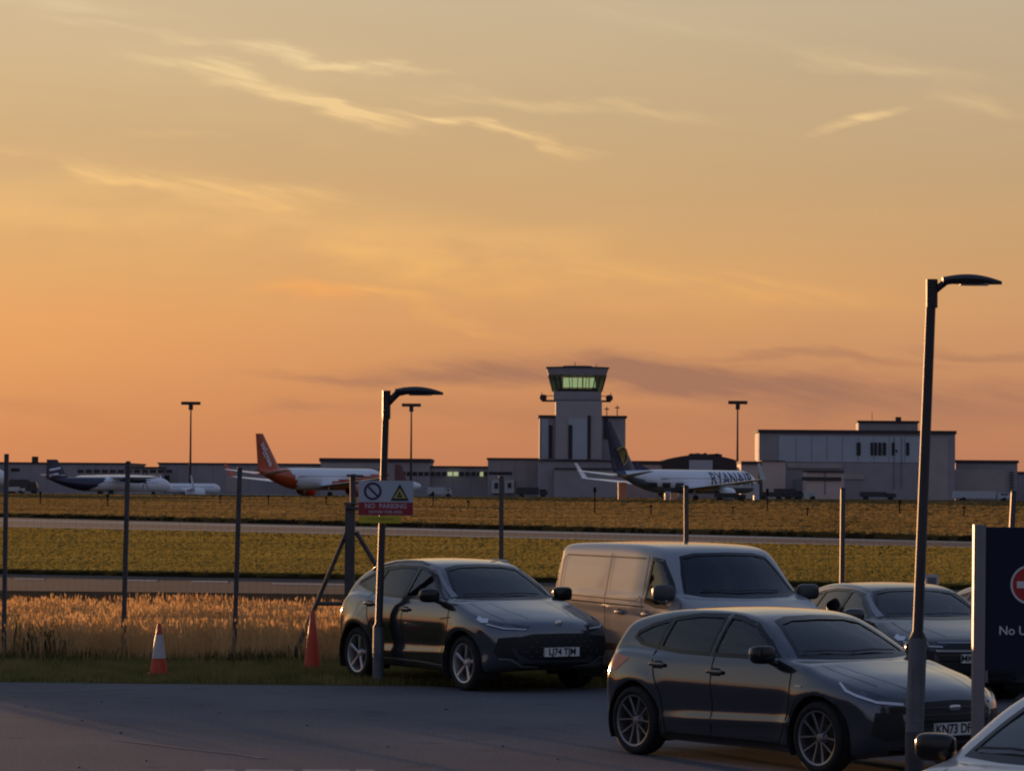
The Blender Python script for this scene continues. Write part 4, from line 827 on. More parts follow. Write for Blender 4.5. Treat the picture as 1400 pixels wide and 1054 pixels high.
MB().tube([L(P(472, 694, 49.9)), L(P(495, 695, 49.9))], .022, 6).build('crossbar', m_galv, fence)
MB().tube([L(P(474, 650, 49.9)), L(P(497, 651, 49.9))], .022, 6).build('crossbar', m_galvd, fence)
MB().tube([L(P(474, 727, 50)), L(P(427, 838, 50)), L(Vector((P(398, 905, 49.9).x, 49.9, 0)))], .034, 8).build('strut', m_galvd, fence)
MB().tube([L(P(487, 727, 50)), L(P(516, 776, 50)), L(Vector((P(560, 905, 49.9).x, 49.9, 0)))], .034, 8).build('strut', m_galvd, fence)
MB().tube([L(P(434, 825, 50)), L(P(478, 825, 50))], .032, 8).build('brace_bar', m_galvd, fence)
# mesh and line wires between the posts
b = MB()
def wire(a, c, r): 
    a, c = Vector(a), Vector(c); n = Vector((0, 0, 1)) if abs((c - a).z) < .5 else Vector((1, 0, 0)); b.add([a - n * r, a + n * r, c + n * r, c - n * r], [(0, 1, 2, 3)])
ks = sorted(tops)
path = [(tops[k][0], tops[k][1]) for k in ks]; path.insert([i for i, k in enumerate(ks) if k > 482][0], (cp_b, Vector((cp_b.x, 50, 2.6))))
for (b0, t0), (b1, t1) in zip(path, path[1:]):
    n = int((b1 - b0).length / .10)
    for i in range(n):
        p = b0.lerp(b1, i / n); q = t0.lerp(t1, i / n); q.z = min(q.z, 2.55); wire(rel(fence, (p.x, p.y + .05, .05)), rel(fence, (p.x, p.y + .05, q.z - .1)), .0010)
    for zz in list(np.arange(.1, 2.4, .55)): wire(rel(fence, (b0.x, b0.y + .05, zz)), rel(fence, (b1.x, b1.y + .05, zz)), .0013)
mw = b.build('wire_mesh', m_wire, fence); mw['kind'] = 'stuff'

# cones
m_or = mat('orange cone plastic', (.55, .055, .018), .45, var=.15, scale=12); m_wh = mat('white reflective sleeve', (.50, .46, .47), .4, var=.12, scale=15)
def cone(px, py, h, rb, label, band_):
    p = G(px, py); t = thing('traffic_cone', label, 'traffic cone', (p.x, p.y, .0), random.uniform(-.2, .2), 'traffic cones on the grass verge')
    R_ = lambda z: rb + (.028 - rb) * (z / h)
    if band_:
        b = MB(); b.lathe([(R_(0.02), .02), (R_(h * .34), h * .34), (R_(h * .34) * .9, h * .34)], 24); b.build('cone_body', m_or, t, True, 40)
        MB().lathe([(R_(h * .34) + .003, h * .34), (R_(h * .80) + .003, h * .80)], 24).build('reflective_sleeve', m_wh, t, True)
        MB().lathe([(R_(h * .80), h * .80), (R_(h), h), (.018, h + .012), (0, h + .012)], 24).build('cone_tip', m_or, t, True, 40)
    else:
        b = MB(); b.lathe([(R_(0.02), .02), (R_(h * .5), h * .5), (R_(h), h), (.018, h + .012), (0, h + .012)], 24); b.build('cone_body', m_or, t, True, 40)
    b = MB(); b.superell((0, 0, .015), (rb * 1.28, rb * 1.28, .022), .2, .25, 6); b.build('base_plate', m_or if band_ else mat('black rubber', (.015, .015, .015), .8), t)
    return t
cone(217, 923, .70, .128, 'orange traffic cone with a white reflective sleeve at the left of the verge', True)
cone(427, 919, .86, .135, 'taller plain orange cone beside the braced fence post', False)

# lamp columns
m_lh = mat('dark lamp housing', (.03, .025, .028), .45, .3)
def lamp(d, base, knee, top, headtip, wb, wt, label, door_m, low=.05):
    bs = P(base[0], base[1], d); bs.z = 0; t = thing('street_lamp', label, 'street lamp', bs, 0, 'street lamps in the car park'); r_ = lambda px: px / 2 / 4600 * d
    K = P(knee[0], knee[1], d) - bs; T = P(top[0], top[1], d) - bs; K.y = T.y = 0
    MB().tube([(0, 0, low), K * .98, K], r_(wb), 16).build('base_section', door_m, t, True, 40)
    MB().lathe([(r_(wb) * 1.02, 0), (r_(wb) * 1.02, low + .01)], 16).build('root_sleeve', m_galvd, t, True, 40)
    m_pole = mat('dark lamp pole', (.030, .024, .027), .5, .2, var=.2, scale=4)
    MB().tube([K * .995, K + Vector((0, 0, .06)) * 1, T], [r_(wb), r_(wt), r_(wt) * .92], 16).build('pole', m_pole, t, True, 40)
    dr = MB().box(-r_(wb) * .45, r_(wb) * .45, -r_(wb) - .004, -r_(wb) * .8, K.z * .45, K.z * .8); dr.build('access_door', door_m, t)
    s = d / 4600; e = P(headtip[0], headtip[1], d) - bs; e.y = 0; w = e.x - T.x; z = T.z
    MB().tube([(T.x - .0, 0, z - 38 * s), (T.x, 0, z + 1 * s)], r_(wt) * 1.12, 12).build('head_bracket', m_lh, t)
    # curved bracket and flat leaf-shaped lantern
    MB().tube([(T.x, 0, z - 18 * s), (T.x + w * .10, 0, z - 10 * s), (T.x + w * .20, 0, z - 2 * s), (T.x + w * .34, 0, z + 1 * s)], [5 * s, 4.6 * s, 5 * s, 5.5 * s], 8).build('arm', m_lh, t, True)
    b = MB(); prof = []
    for i in range(15):
        u_ = i / 14; x_ = T.x + w * (.15 + .85 * u_); hw = .17 * (math.sin(math.pi * min(1, u_ * .93 + .12)) ** .6) * (.75 + .25 * (1 - u_)) * w / 1.0
        q_ = w / 98; zt = z + (2 + 7.5 * math.sin(math.pi * min(1, u_ * .80 + .10)) - 5.5 * u_ ** 2.5) * q_; zb = z + (-5.5 - .2 * u_ + 1.2 * (1 - u_) ** 3) * q_
        prof.append((x_, hw, zt, min(zb, zt - .01)))
    V = []; F = []
    for x_, hw, zt, zb in prof:
        V += [(x_, -hw, (zt + zb) / 2), (x_, -hw * .6, zt - (zt - zb) * .12), (x_, 0, zt), (x_, hw * .6, zt - (zt - zb) * .12), (x_, hw, (zt + zb) / 2), (x_, hw * .8, zb), (x_, 0, zb), (x_, -hw * .8, zb)]
    for i in range(14):
        for k_ in range(8): F.append((i * 8 + k_, i * 8 + (k_ + 1) % 8, i * 8 + 8 + (k_ + 1) % 8, i * 8 + 8 + k_))
    F += [tuple(range(8)), tuple(14 * 8 + k_ for k_ in range(8))]
    lan = b.add(V, F).build('lantern', m_lh, t, True, 50)
    MB().box(T.x + w * .40, T.x + w * .80, -.09 * w, .09 * w, prof[6][3] - .012, prof[6][3] + .004).build('lens', mat('lamp lens unlit', (.25, .25, .25), .2), lan)
    return t
lamp1 = lamp(44.85, (517, 933), (518, 857), (528.5, 535), (606, 534), 15.5, 10, 'shorter lamp column in front of the crossover carrying the no parking sign', mat('grey painted steel', (.13, .14, .16), .55, .2, var=.2, scale=4))
lamp2 = lamp(29.6, (1250, 1072), (1255, 872), (1274, 383), (1370, 383), 25, 14.5, 'tall lamp column in front of the grey hatchback bonnet', MATS['grey painted steel'], .50)

# two-panel warning sign on the shorter lamp column
sd = 44.72; c0 = P(527, 685, sd); sg = thing('warning_sign', 'white and red no parking sign with yellow warning triangle on the lamp column', 'sign', c0)
pxm = sd / 4600; X0 = (490 - 527) * pxm; X1 = (565 - 527) * pxm; zt = (685 - 657) * pxm; zm = (685 - 686.5) * pxm; zb = (685 - 704.5) * pxm; zy = (685 - 715) * pxm
m_sw = mat('sign white face', (.42, .46, .52), .4); m_sr = mat('sign red', (.30, .012, .02), .4); m_sy = mat('sign yellow', (.50, .42, .02), .4); m_sk = mat('sign black', (.01, .012, .012), .5)
m_sb = mat('sign circle print', (.035, .01, .06), .5)
MB().box(X0, X1, -.004, .004, zb, zt).build('sign_board', m_sw, sg)
MB().box(X0 + .004, X1 - .004, -.007, -.0045, zb + .004, zm).build('red_panel', m_sr, sg)
MB().box(X0 + .008, X1 - .16, -.004, .003, zy, zb - .006).build('yellow_board', m_sy, sg)
def disc_ring(o, r0, r1, y, m, parent, name, n=32):
    V = []; 
    for i in range(n): a = 2 * math.pi * i / n; V += [(o[0] + r0 * math.cos(a), y, o[1] + r0 * math.sin(a)), (o[0] + r1 * math.cos(a), y, o[1] + r1 * math.sin(a))]
    return mesh(name, V, [(2 * i, 2 * i + 1, (2 * i + 3) % (2 * n), (2 * i + 2) % (2 * n)) for i in range(n)], m, parent)
cc = ((509.5 - 527) * pxm, (685 - 671.5) * pxm); R0 = 12.2 * pxm
disc_ring(cc, R0 * .74, R0, -.0075, m_sb, sg, 'prohibition_ring')
a_ = rad(-45); tt = Vector((math.cos(a_), 0, math.sin(a_))); nn = Vector((-tt.z, 0, tt.x)) * R0 * .12; cv = Vector((cc[0], -.0078, cc[1]))
mesh('prohibition_bar', [cv - tt * R0 * .7 - nn, cv + tt * R0 * .8 - nn, cv + tt * R0 * .8 + nn, cv - tt * R0 * .7 + nn], [(0, 1, 2, 3)], m_sb, sg)
tcx, tz0, tz1 = (546.5 - 527) * pxm, (685 - 684.5) * pxm, (685 - 661) * pxm; hw = 12.6 * pxm
mesh('warning_triangle', [(tcx - hw, -.0075, tz0), (tcx + hw, -.0075, tz0), (tcx, -.0075, tz1)], [(0, 1, 2)], m_sk, sg)
mesh('triangle_fill', [(tcx - hw * .70, -.0095, tz0 + .035), (tcx + hw * .70, -.0095, tz0 + .035), (tcx, -.0095, tz1 - .06)], [(0, 1, 2)], mat('pale sign yellow', (.42, .38, .10), .4), sg)
MB().box(tcx - .035, tcx + .035, -.012, -.010, tz0 + .05, tz0 + .075).build('triangle_symbol', m_sk, sg)
mesh('triangle_symbol', [(tcx - .03, -.0115, tz0 + .085), (tcx + .015, -.0115, tz0 + .08), (tcx, -.0115, tz0 + .13)], [(0, 1, 2)], m_sk, sg)
m_tw = mat('sign lettering white', (.50, .42, .48), .5)
lettering('NO  PARKING', .088, ((X0 + X1) / 2, -.0085, zm - .052), (1, 0, 0), (0, 0, 1), m_tw, sg, bold=.002)
lettering('WITHIN THIS AREA', .052, ((X0 + X1) / 2, -.0085, zm - .130), (1, 0, 0), (0, 0, 1), m_tw, sg, bold=.001)
lettering('CCTV IN OPERATION', .035, ((X0 + X1 - .14) / 2, -.006, (zy + zb) / 2), (1, 0, 0), (0, 0, 1), m_sk, sg)
MB().box(-.02, .02, .0, .09, -.05, .03).build('clamp', m_galv, sg)

# no-entry sign panel on a square post (right edge)
nd = 28.6; s = nd / 4600; pb = P(1339, 717, nd)
ne = thing('no_entry_sign', 'dark navy no entry sign panel on a pale square post', 'sign', (pb.x, nd, 0))
w = 16 * s; zt = pb.z
b = MB().box(-w / 2, w / 2, -w / 2, w / 2, 0, zt); b.V = [(v[0] - (zt - v[2]) * .006, v[1], v[2]) for v in b.V]; b.build('post', mat('pale aluminium post', (.20, .20, .225), .42, .5, var=.1, scale=3), ne)
b = MB().box(w / 2 + 1.10, w / 2 + 1.10 + w, -w / 2, w / 2, 0, zt).build('post', MATS['pale aluminium post'], ne)
z0 = P(1339, 916, nd).z
MB().box(w / 2 + .001, w / 2 + 1.099, -.030, .030, z0, zt - .02).build('sign_panel', mat('navy sign panel', (.008, .014, .035), .6, spec=.25), ne)
MB().box(w / 2 + .001, w / 2 + .02, -.034, .034, z0 - .10, z0 - .001).build('bracket', MATS['pale aluminium post'], ne)
cx = (1408 - 1339) * s; cz = P(1408, 799, nd).z; R_ = 27 * s
disc_ring((cx, cz), R_ * .90, R_, -.033, mat('sign white print', (.62, .62, .62), .5), ne, 'disc_border', 40)
V = [(cx + R_ * .9 * math.cos(a), -.0325, cz + R_ * .9 * math.sin(a)) for a in np.linspace(0, 2 * math.pi, 41)[:-1]]; mesh('no_entry_disc', V, [tuple(range(40))], mat('sign bright red', (.42, .012, .014), .4), ne)
mesh('disc_bar', [(cx - R_ * .68, -.036, cz - R_ * .17), (cx + R_ * .68, -.036, cz - R_ * .17), (cx + R_ * .68, -.036, cz + R_ * .17), (cx - R_ * .68, -.036, cz + R_ * .17)], [(0, 1, 2, 3)], MATS['sign white print'], ne)
V, F = text_mesh('No Unauthorised', .105, bold=.001); mnx = min(v.x for v in V); tx0 = (1366 - 1339) * s; tz = P(1375, 862, nd).z
mesh('lettering', [(tx0 + (v.x - mnx), -.033, tz + v.y) for v in V], F, MATS['sign white print'], ne)
V, F = text_mesh('Access', .105, bold=.001); mesh('lettering', [(tx0 + .42 + v.x, -.033, tz - .15 + v.y) for v in V], F, MATS['sign white print'], ne)

# small grey plate on the fence at the right
q = P(1274, 794, 51.6); bx = thing('notice_plate', 'small square grey notice plate fixed on the fence mesh', 'sign', q); s = 51.6 / 4600
MB().box(-9 * s, 9 * s, -.01, .01, -9 * s, 9 * s).build('plate', mat('grey enamel plate', (.5, .5, .52), .5), bx); MB().box(-6 * s, 6 * s, -.014, -.0105, -5 * s, 5 * s).build('notice_print', mat('grey print', (.14, .14, .15), .6), bx)
MB().box(-.02, .02, .012, .05, -q.z, 9 * s).build('stake', m_galvd, bx)

# ------------------------------------------------------------------ vehicles
def paint(name, col, r=.32, me=.55, **k): return mat(name, col, r, me, coat=1, **k)
def vehicle(spec, loc, rz, mats, label, cat, name='parked_car', h=.026, group='cars parked in the bays'):
    t = thing(name, label, cat, loc, rz, group); make_car(t, SPEC[spec], mats, h); return t
loc, rz = place_by_wheels('hatch', (880, 1031), (1123, 1057.5)); hatch_pose = (loc, rz)
vehicle('hatch', loc, rz, base_mats(paint('magnetic grey paint', (.11, .116, .128), .13, .85), mirror=mat('gloss black trim', (.006, .006, .007), .18), rim=mat('two tone alloy', (.26, .26, .27), .3, .8)), 'dark grey hatchback parked nearest, in front of the van', 'car', h=.024)
loc, rz = place_by_wheels('suv', (501, 928.5), (637, 943))
vehicle('suv', loc, rz, base_mats(paint('brushed grey paint', (.145, .15, .165), .13, .85), mirror=mat('gloss black trim', (.006, .006, .007), .18), rim=mat('bright alloy', (.55, .55, .56), .3, .7)), 'grey coupe-shaped crossover parked on the grass beside the lamp column', 'car', h=.028)
def place_front(px, d, phi, xf): # front-centre x pixel at depth d, heading phi right of camera-ward
    h = Vector((math.sin(rad(phi)), -math.cos(rad(phi)), 0)); c = Vector(((px - 700) / 4600 * d, d, 0)); o = c - h * xf; return (o.x, o.y, 0), math.atan2(h.y, h.x)
phi = 24; h_ = Vector((math.sin(rad(phi)), -math.cos(rad(phi)), 0)); lf = Vector((-h_.y, h_.x, 0)); nr_ = Vector(((758 - 700) / 4600 * 46.8, 46.8, 0)); o = nr_ + h_ * 2.46 + lf * .93
m_van = paint('silver van paint', (.29, .305, .33), .5, .15)
vehicle('van', (o.x, o.y, 0), math.atan2(h_.y, h_.x), base_mats(m_van, mirror=mat('van mirror shell', (.06, .06, .065), .4), groove=mat('panel groove', (.06, .055, .05), .6), black=mat('rough black plastic', (.012, .012, .013), .7)), 'silver panel van parked behind the grey hatchback', 'van', 'parked_van', .034)
def pf(x, d, phi, xf):
    h = Vector((math.sin(rad(phi)), -math.cos(rad(phi)), 0)); o = Vector((x, d, 0)) - h * xf; return (o.x, o.y, 0), math.atan2(h.y, h.x)
loc, rz = pf(5.78, 41.4, 18, 2.32)
t_ = vehicle('saloon', loc, rz, base_mats(paint('black car paint', (.03, .031, .037), .26, .5)), 'black crossover with slanted light strips parked right of the van', 'car', h=.032); t_.scale = (1, 1, .925)
loc, rz = pf(7.86, 42.5, 18, 2.32)
t_ = vehicle('saloon', loc, rz, base_mats(paint('deep blue paint', (.02, .04, .11), .28, .4)), 'dark blue car mostly hidden behind the navy sign', 'car', h=.036); t_.scale = (1, 1, .90)
# nearest car, only its windscreen corner and mirror in frame
SPEC['near'] = dict(SPEC['hatch']); SPEC['near']['plate'] = (.445, '')
psi = 36; h_ = Vector((-math.sin(rad(psi)), -math.cos(rad(psi)), 0)); lf = Vector((-h_.y, h_.x, 0)); tgt = Vector(((1281 - 700) / 4600 * 20.5, 20.5, 0)); o = tgt - h_ * .70 + lf * .99
vehicle('near', (o.x, o.y, 0), math.atan2(h_.y, h_.x), base_mats(paint('silver white paint', (.62, .60, .58), .3, .2), screen=glass('sky sheen windscreen glass', (.55, .62, .62), 1.0, film=.10), mirror=mat('gloss black trim', (.006, .006, .007), .18)), 'pale silver car at the bottom right corner with a black door mirror', 'car', h=.026)  # pale film on this windscreen paints in the reflected sky
# ------------------------------------------------------------------ far airfield: buildings, tower, masts, aircraft
m_clad = mat('grey cladding', (.34, .30, .31), .7, var=.08, scale=.3); m_clad2 = mat('warm grey cladding', (.42, .35, .33), .7, var=.08, scale=.3)
m_roof = mat('dark roof edge', (.06, .045, .045), .8); m_cladL = mat('pale blue grey cladding', (.46, .48, .52), .6, var=.05, scale=.3); m_pink = mat('pinkish render', (.60, .44, .38), .7, var=.06, scale=.2)
m_win = mat('dark far window', (.012, .013, .02), .25); m_join = mat('cladding joint', (.24, .22, .23), .8)
m_lit = mat('lit window', (.3, .35, .2), .5, emit=(.75, .85, .45), estr=.4); m_litg = mat('lit screen green', (.3, .35, .2), .5, emit=(.68, .74, .38), estr=1.25)
def hz(px): return 657 + .0072 * px
def zx(px, py, d): p = P(px, py, d); return p.x, p.z
class Bld:
    """block whose facade faces the camera; coordinates given where they show in the photograph"""
    def __init__(s, label, d, name='airport_building', cat='building', group='airport buildings beyond the runway'):
        s.d = d; s.t = thing(name, label, cat, (0, d, 0), 0, group)
    def block(s, x0, x1, top, depth=30, m=None, name='wall', y0=0.0, bottom=None, cap=True, capt=.35, xo=.25):
        xc = (x0 + x1) / 2; a = P(x0, top, s.d).x; b = P(x1, top, s.d).x; z = P(xc, top, s.d).z; zb = 0 if bottom is None else P(xc, bottom, s.d).z
        MB().box(a, b, y0, y0 + depth, zb, z - (capt if cap else 0)).build(name, m or m_clad, s.t)
        if cap: MB().box(a - xo, b + xo, y0 - .35, y0 + depth + .3, z - capt + .003, z).build('roof', m_roof, s.t)
        return a, b, z
    def rect(s, x0, x1, y0, y1, m, name='window', off=-.06, th=.05, parent=None):
        xc = (x0 + x1) / 2; a = P(x0, y0, s.d).x; b = P(x1, y0, s.d).x; zt = P(xc, y0, s.d).z; zb = max(.02, P(xc, y1, s.d).z); return MB().box(a, b, off, off + th, zb, zt).build(name, m, parent or s.t)
    def joints(s, x0, x1, y0, y1, n, off=-.04):
        for i in range(1, n): x = x0 + (x1 - x0) * i / n; s.rect(x - .35, x + .35, y0, y1, m_join, 'panel_joint', off, .03)
A = Bld('long low grey warehouse at the far left behind the dark blue propeller aircraft', 760)
A.block(-160, 172, 631.5, 40); A.block(172, 219, 638, 40, m_clad2); A.block(-260, -6, 636, 30, y0=-14, m=m_clad2)
for x in range(106, 232, 11): A.rect(x, x + 8.5, 642, 646.5, m_win)
A.rect(15, 27, 640, 644.5, m_win); A.rect(-18, -2, 645, 652, m_win); A.joints(20, 218, 637, 671, 9)
MB().tube([(P(48, 626, 770).x, 10, P(48, 632, 770).z), (P(48, 626, 770).x, 10, P(48, 624, 770).z)], .8, 6).build('roof_vent', m_roof, A.t)
B = Bld('grey shed behind the orange tailed aircraft', 770); B.block(217, 440, 633, 40); B.joints(218, 438, 638, 672, 9); B.rect(309, 326, 642, 672, m_clad2, 'door'); B.rect(225, 232, 650, 660, m_win)
C = Bld('terminal wing with overhanging flat roof and a lit window band', 745)
C.block(438, 588, 626.5, 30, capt=.8); C.block(588, 668, 637, 30, y0=1); C.rect(440, 520, 634, 640, m_clad2, 'fascia_panel')
for i, x in enumerate(range(540, 667, 8)): C.rect(x, x + 6.5, 645, 650.5, m_lit if x in (612, 620) else m_win)
C.rect(656, 661, 645, 651, m_lit); C.joints(545, 668, 652, 674, 5)
D = Bld('flat roofed office block at the foot of the control tower', 715); D.block(667, 742, 626, 30); D.rect(668, 700, 645, 649, m_win)
D.joints(668, 740, 631, 676, 4); D.rect(672, 684, 656, 674, mat('white portable cabin', (.5, .5, .5), .6), 'portable_panel', -1.0, .9); D.rect(676, 681, 660, 668, m_win, off=-1.1)
D.rect(690, 703, 656, 674, MATS['white portable cabin'], 'portable_panel', -1.0, .9); D.rect(694, 699, 660, 667, m_win, off=-1.1)
# control tower
T = Bld('tall grey airport control tower with flared glazed cab and green lit screens', 700, 'control_tower', 'control tower', None)
s = 700 / 4600; px0 = 789.5; cx = P(px0, 600, 700).x; Zt = lambda py: P(px0, py, 700).z
m_con = mat('tower concrete', (.35, .315, .33), .75, var=.07, scale=.4); m_con2 = mat('tower shaft concrete', (.42, .37, .37), .75, var=.06, scale=.4)
T.block(738, 856, 567.5, 17, m_con, y0=3, capt=.5, xo=.3)
T.block(736, 858, 629, 14, m_con, y0=-4, capt=.25, xo=.1); T.block(757, 858, 640, 3, m_clad, y0=-7.2, capt=.3, xo=.0, name='porch')
T.block(760, 823, 548, 14, m_con2, 'shaft', y0=-.5, bottom=628, cap=False)
T.rect(741, 750, 572, 627, m_cladL, 'facade_panel', 2.9, .05); T.rect(750.5, 755.5, 581, 626, m_win, 'slot_window', 2.85, .05)
T.rect(777, 803, 572, 628, m_cladL, 'facade_panel', -.62, .1); T.rect(777, 782.5, 581, 627, m_win, 'slot_window', -.75, .1); T.rect(803.5, 807.5, 568, 627, m_win, 'slot_window', -.75, .1)
T.rect(826, 832, 572, 600, m_win, 'slot_window', 2.85, .05)
def octo(r, z, k=.42, yc=6.5):
    q = r * k; pts = [(-r, -q), (-q, -r), (q, -r), (r, -q), (r, q), (q, r), (-q, r), (-r, q)]; return [(cx + a, yc + b * .95, z) for a, b in pts]
def frust(name, r0, z0, r1, z1, m, k=.62):
    V = octo(r0, z0, k) + octo(r1, z1, k); F = [(i, (i + 1) % 8, 8 + (i + 1) % 8, 8 + i) for i in range(8)] + [tuple(range(8))[::-1], tuple(range(8, 16))]; return mesh(name, V, F, m, T.t)
frust('cab_base', 33 * s, Zt(548), 33 * s, Zt(534.5), m_con); frust('walkway', 36 * s, Zt(548), 36 * s, Zt(546.5), m_roof)
m_cabg = glass('cab glass', (.30, .36, .33), 1.0)
V = octo(33.5 * s, Zt(534.4), .62) + octo(39.5 * s, Zt(512.2), .62); gl_ = mesh('cab_glass', V, [(i, (i + 1) % 8, 8 + (i + 1) % 8, 8 + i) for i in range(8)], m_cabg, T.t)
for i in range(8):
    a, b = Vector(V[i]), Vector(V[8 + i]); MB().tube([a, b], .13, 5).build('mullion', m_roof, gl_)
    j = (i + 1) % 8; n_ = 3 if (a - Vector(V[j])).length > 4.5 else 1
    for q in range(1, n_ + 1): MB().tube([a.lerp(Vector(V[j]), q / (n_ + 1)), b.lerp(Vector(V[8 + j]), q / (n_ + 1))], .07, 4).build('mullion', m_roof, gl_)
frust('cab_fascia', 39.6 * s, Zt(512), 42.5 * s, Zt(503.2), m_con); frust('roof', 43.5 * s, Zt(503), 43.2 * s, Zt(501.2), m_roof); frust('roof_cap', 22 * s, Zt(501), 19 * s, Zt(499), m_roof)
MB().box(cx - 4, cx + 4, 4, 9, Zt(534.3), Zt(531)).build('control_desk', m_roof, T.t)
for x0, x1 in ((771, 783), (784, 797), (799, 806), (807.5, 815.5)): # lit blinds/screens seen through the far glazing
    a, b = P(x0, 520, 700).x, P(x1, 520, 700).x; MB().box(a, b, 9.0, 9.1, Zt(528), Zt(514.5)).build('lit_screen', m_litg, T.t)
MB().tube([(cx - .5, 6.5, Zt(500)), (cx - .5, 6.5, Zt(494))], .09, 5).build('aerial', m_roof, T.t); MB().tube([(cx + 4, 6.5, Zt(502)), (cx + 4, 6.5, Zt(496))], .07, 5).build('aerial', m_roof, T.t)
for sx, xe in ((-1, 741), (1, 836)):
    e_ = P(xe, 545, 700).x; MB().tube([(cx + sx * 33 * s, 5, Zt(547.5)), (e_, 5, Zt(547.5))], .22, 5).build('balcony_bracket', m_roof, T.t)
    MB().superell((e_ - sx * .3, 5, Zt(543)), (.75, .5, .65), .7, .7, 8).build('dish', m_roof, T.t, True)
    MB().tube([(e_, 5, Zt(547)), (e_, 5, Zt(536))], .10, 5).build('rail_post', m_roof, T.t); MB().tube([(e_, 5, Zt(540.5)), (cx + sx * 33 * s, 5, Zt(540.5))], .08, 5).build('handrail', m_roof, T.t)
for x, y in ((830.5, 555), (845, 553)): q = P(x, y, 700).x; MB().tube([(q, 5, Zt(568)), (q, 5, Zt(y))], .10, 5).build('aerial', m_roof, T.t); MB().box(q - .5, q + .5, 4.9, 5.1, Zt(y + 4), Zt(y + 2.5)).build('aerial_bar', m_roof, T.t)
E = Bld('low dark hangar with domed roof behind the white airliner', 730)
E.block(857, 1040, 630.5, 35, m_clad, capt=.7)
b = MB(); pts = [(a, P(905 + (1010 - 905) * i / 16, 630.5 - 9 * math.sin(math.pi * i / 16) ** .8, 730).z) for i, a in enumerate(np.linspace(P(905, 630, 730).x, P(1010, 630, 730).x, 17))]
b.prism([(x, z) for x, z in pts] + [(pts[-1][0], 4), (pts[0][0], 4)], (0, -.6, 0), (1, 0, 0), (0, 0, 1), (0, 30, 0)); b.build('domed_roof', m_roof, E.t)
E.rect(942, 974, 629, 644, m_cladL, 'hangar_door', -.75, .1); E.rect(978, 1012, 634, 650, m_clad2, 'wall_panel', -.2, .1); E.rect(860, 940, 636, 648, m_clad2, 'wall_panel', -.2, .1)
for i in range(16): p = random.uniform(948, 985); q = P(p, 621.5, 730); E_b = MB().superell((q.x, 8, q.z - .1), (random.uniform(.5, 1.1), .6, random.uniform(.3, .6)), .8, .8, 5).build('roof_plant', m_roof, E.t)
H = Bld('large grey hangar with pale upper panel and a row of dark windows', 690)
H.block(1038, 1306, 588, 12, m_clad, capt=.7); H.block(1177, 1259, 574.5, 5, m_clad, 'plant_room', y0=5, bottom=590, capt=.45)
H.rect(1065, 1260, 596.5, 631.5, m_cladL, 'facade_panel', -.15, .12); H.joints(1067, 1258, 597, 631, 9, -.19)
for x0, x1 in ((1171, 1176.5), (1190, 1193.5), (1195, 1199), (1200.5, 1205), (1206.5, 1211.5), (1219, 1223), (1238.5, 1243)): H.rect(x0, x1, 605, 622.5, m_win, off=-.3, th=.1)
H.rect(1224, 1227, 615, 618, m_win, off=-.3, th=.1); H.rect(1076, 1152, 633, 640, m_clad2, 'canopy', -.4, .3); H.rect(1150, 1182, 648, 655, m_clad2, 'sign_band', -.3, .15)
H.rect(1085, 1120, 655, 676, m_join, 'hangar_door', -.2, .1); H.rect(1269, 1296, 598, 684, m_clad2, 'wall_panel', -.12, .1)
for x in (1222, 1232): H.rect(x, x + .8, 598, 668, m_join, 'drainpipe', -.3, .2)
b = MB(); q = P(1232, 574, 690); b.box(q.x - .6, q.x + .6, 5, 6.5, q.z - .3, q.z + .7); b.build('roof_unit', m_roof, H.t); q = P(1198, 576, 690); MB().tube([(q.x, 8, q.z - .3), (q.x, 8, q.z + 2)], .05, 4).build('aerial', m_roof, H.t)
J = Bld('pinkish rendered building left of the large hangar', 680); J.block(1041, 1074, 629.5, 5, m_pink, capt=.15, xo=0); J.block(1013, 1040.5, 630.5, 12, m_pink, capt=.6, xo=0)
K = Bld('small pinkish gatehouse with a dark band in front of the large hangar', 672); K.block(1102, 1154, 643, 8, m_pink, capt=.4, xo=0); K.rect(1096, 1150, 652, 657, m_roof, 'dark_band', -.3, .2); K.rect(1127, 1129, 643, 676, m_join, 'panel_joint')
Lb = Bld('grey annexe right of the large hangar', 700); Lb.block(1306.5, 1391, 629, 35, m_clad, capt=.6); Lb.joints(1307, 1378, 640, 684, 5); Lb.rect(1300, 1374, 642, 682, m_clad2, 'wall_panel', -.1, .05)
for y in range(645, 684, 4): Lb.rect(1380, 1386, y, y + 1.2, m_roof, 'stair_rung', -.5, .3)
Mb = Bld('lowest grey block at the right edge beyond the annexe', 720); Mb.block(1391.5, 1520, 645, 35, m_clad, capt=.5); Mb.block(1440, 1600, 655, 35, m_clad2, y0=-6)

# floodlight masts
m_mast = mat('mast steel', (.09, .05, .045), .7)
def mast(px, top, d, label):
    q = P(px, top, d); t = thing('floodlight_mast', label, 'floodlight mast', (q.x, d, 0), 0, 'floodlight masts on the apron')
    MB().tube([(0, 0, 0), (0, 0, q.z)], [.30, .15], 8).build('mast', m_mast, t, True)
    w = 10.5 / 4600 * d; MB().box(-w, w, -.25, .25, q.z - .15, q.z + .12).build('head_frame', m_roof, t)
    for i in range(5): x = -w + w * 2 * i / 4; MB().box(x - .4, x + .4, -.5, .35, q.z - .4, q.z + .30).build('floodlight', m_roof, t)
    MB().box(-.45, .45, -.45, .45, q.z - 1.5, q.z - .2).build('control_box', m_roof, t)
mast(261, 551, 735, 'floodlight mast standing left of the orange aircraft tail'); mast(562.5, 553.5, 735, 'floodlight mast between the shorter lamp column and the control tower'); mast(1008.5, 550, 700, 'floodlight mast left of the large hangar')

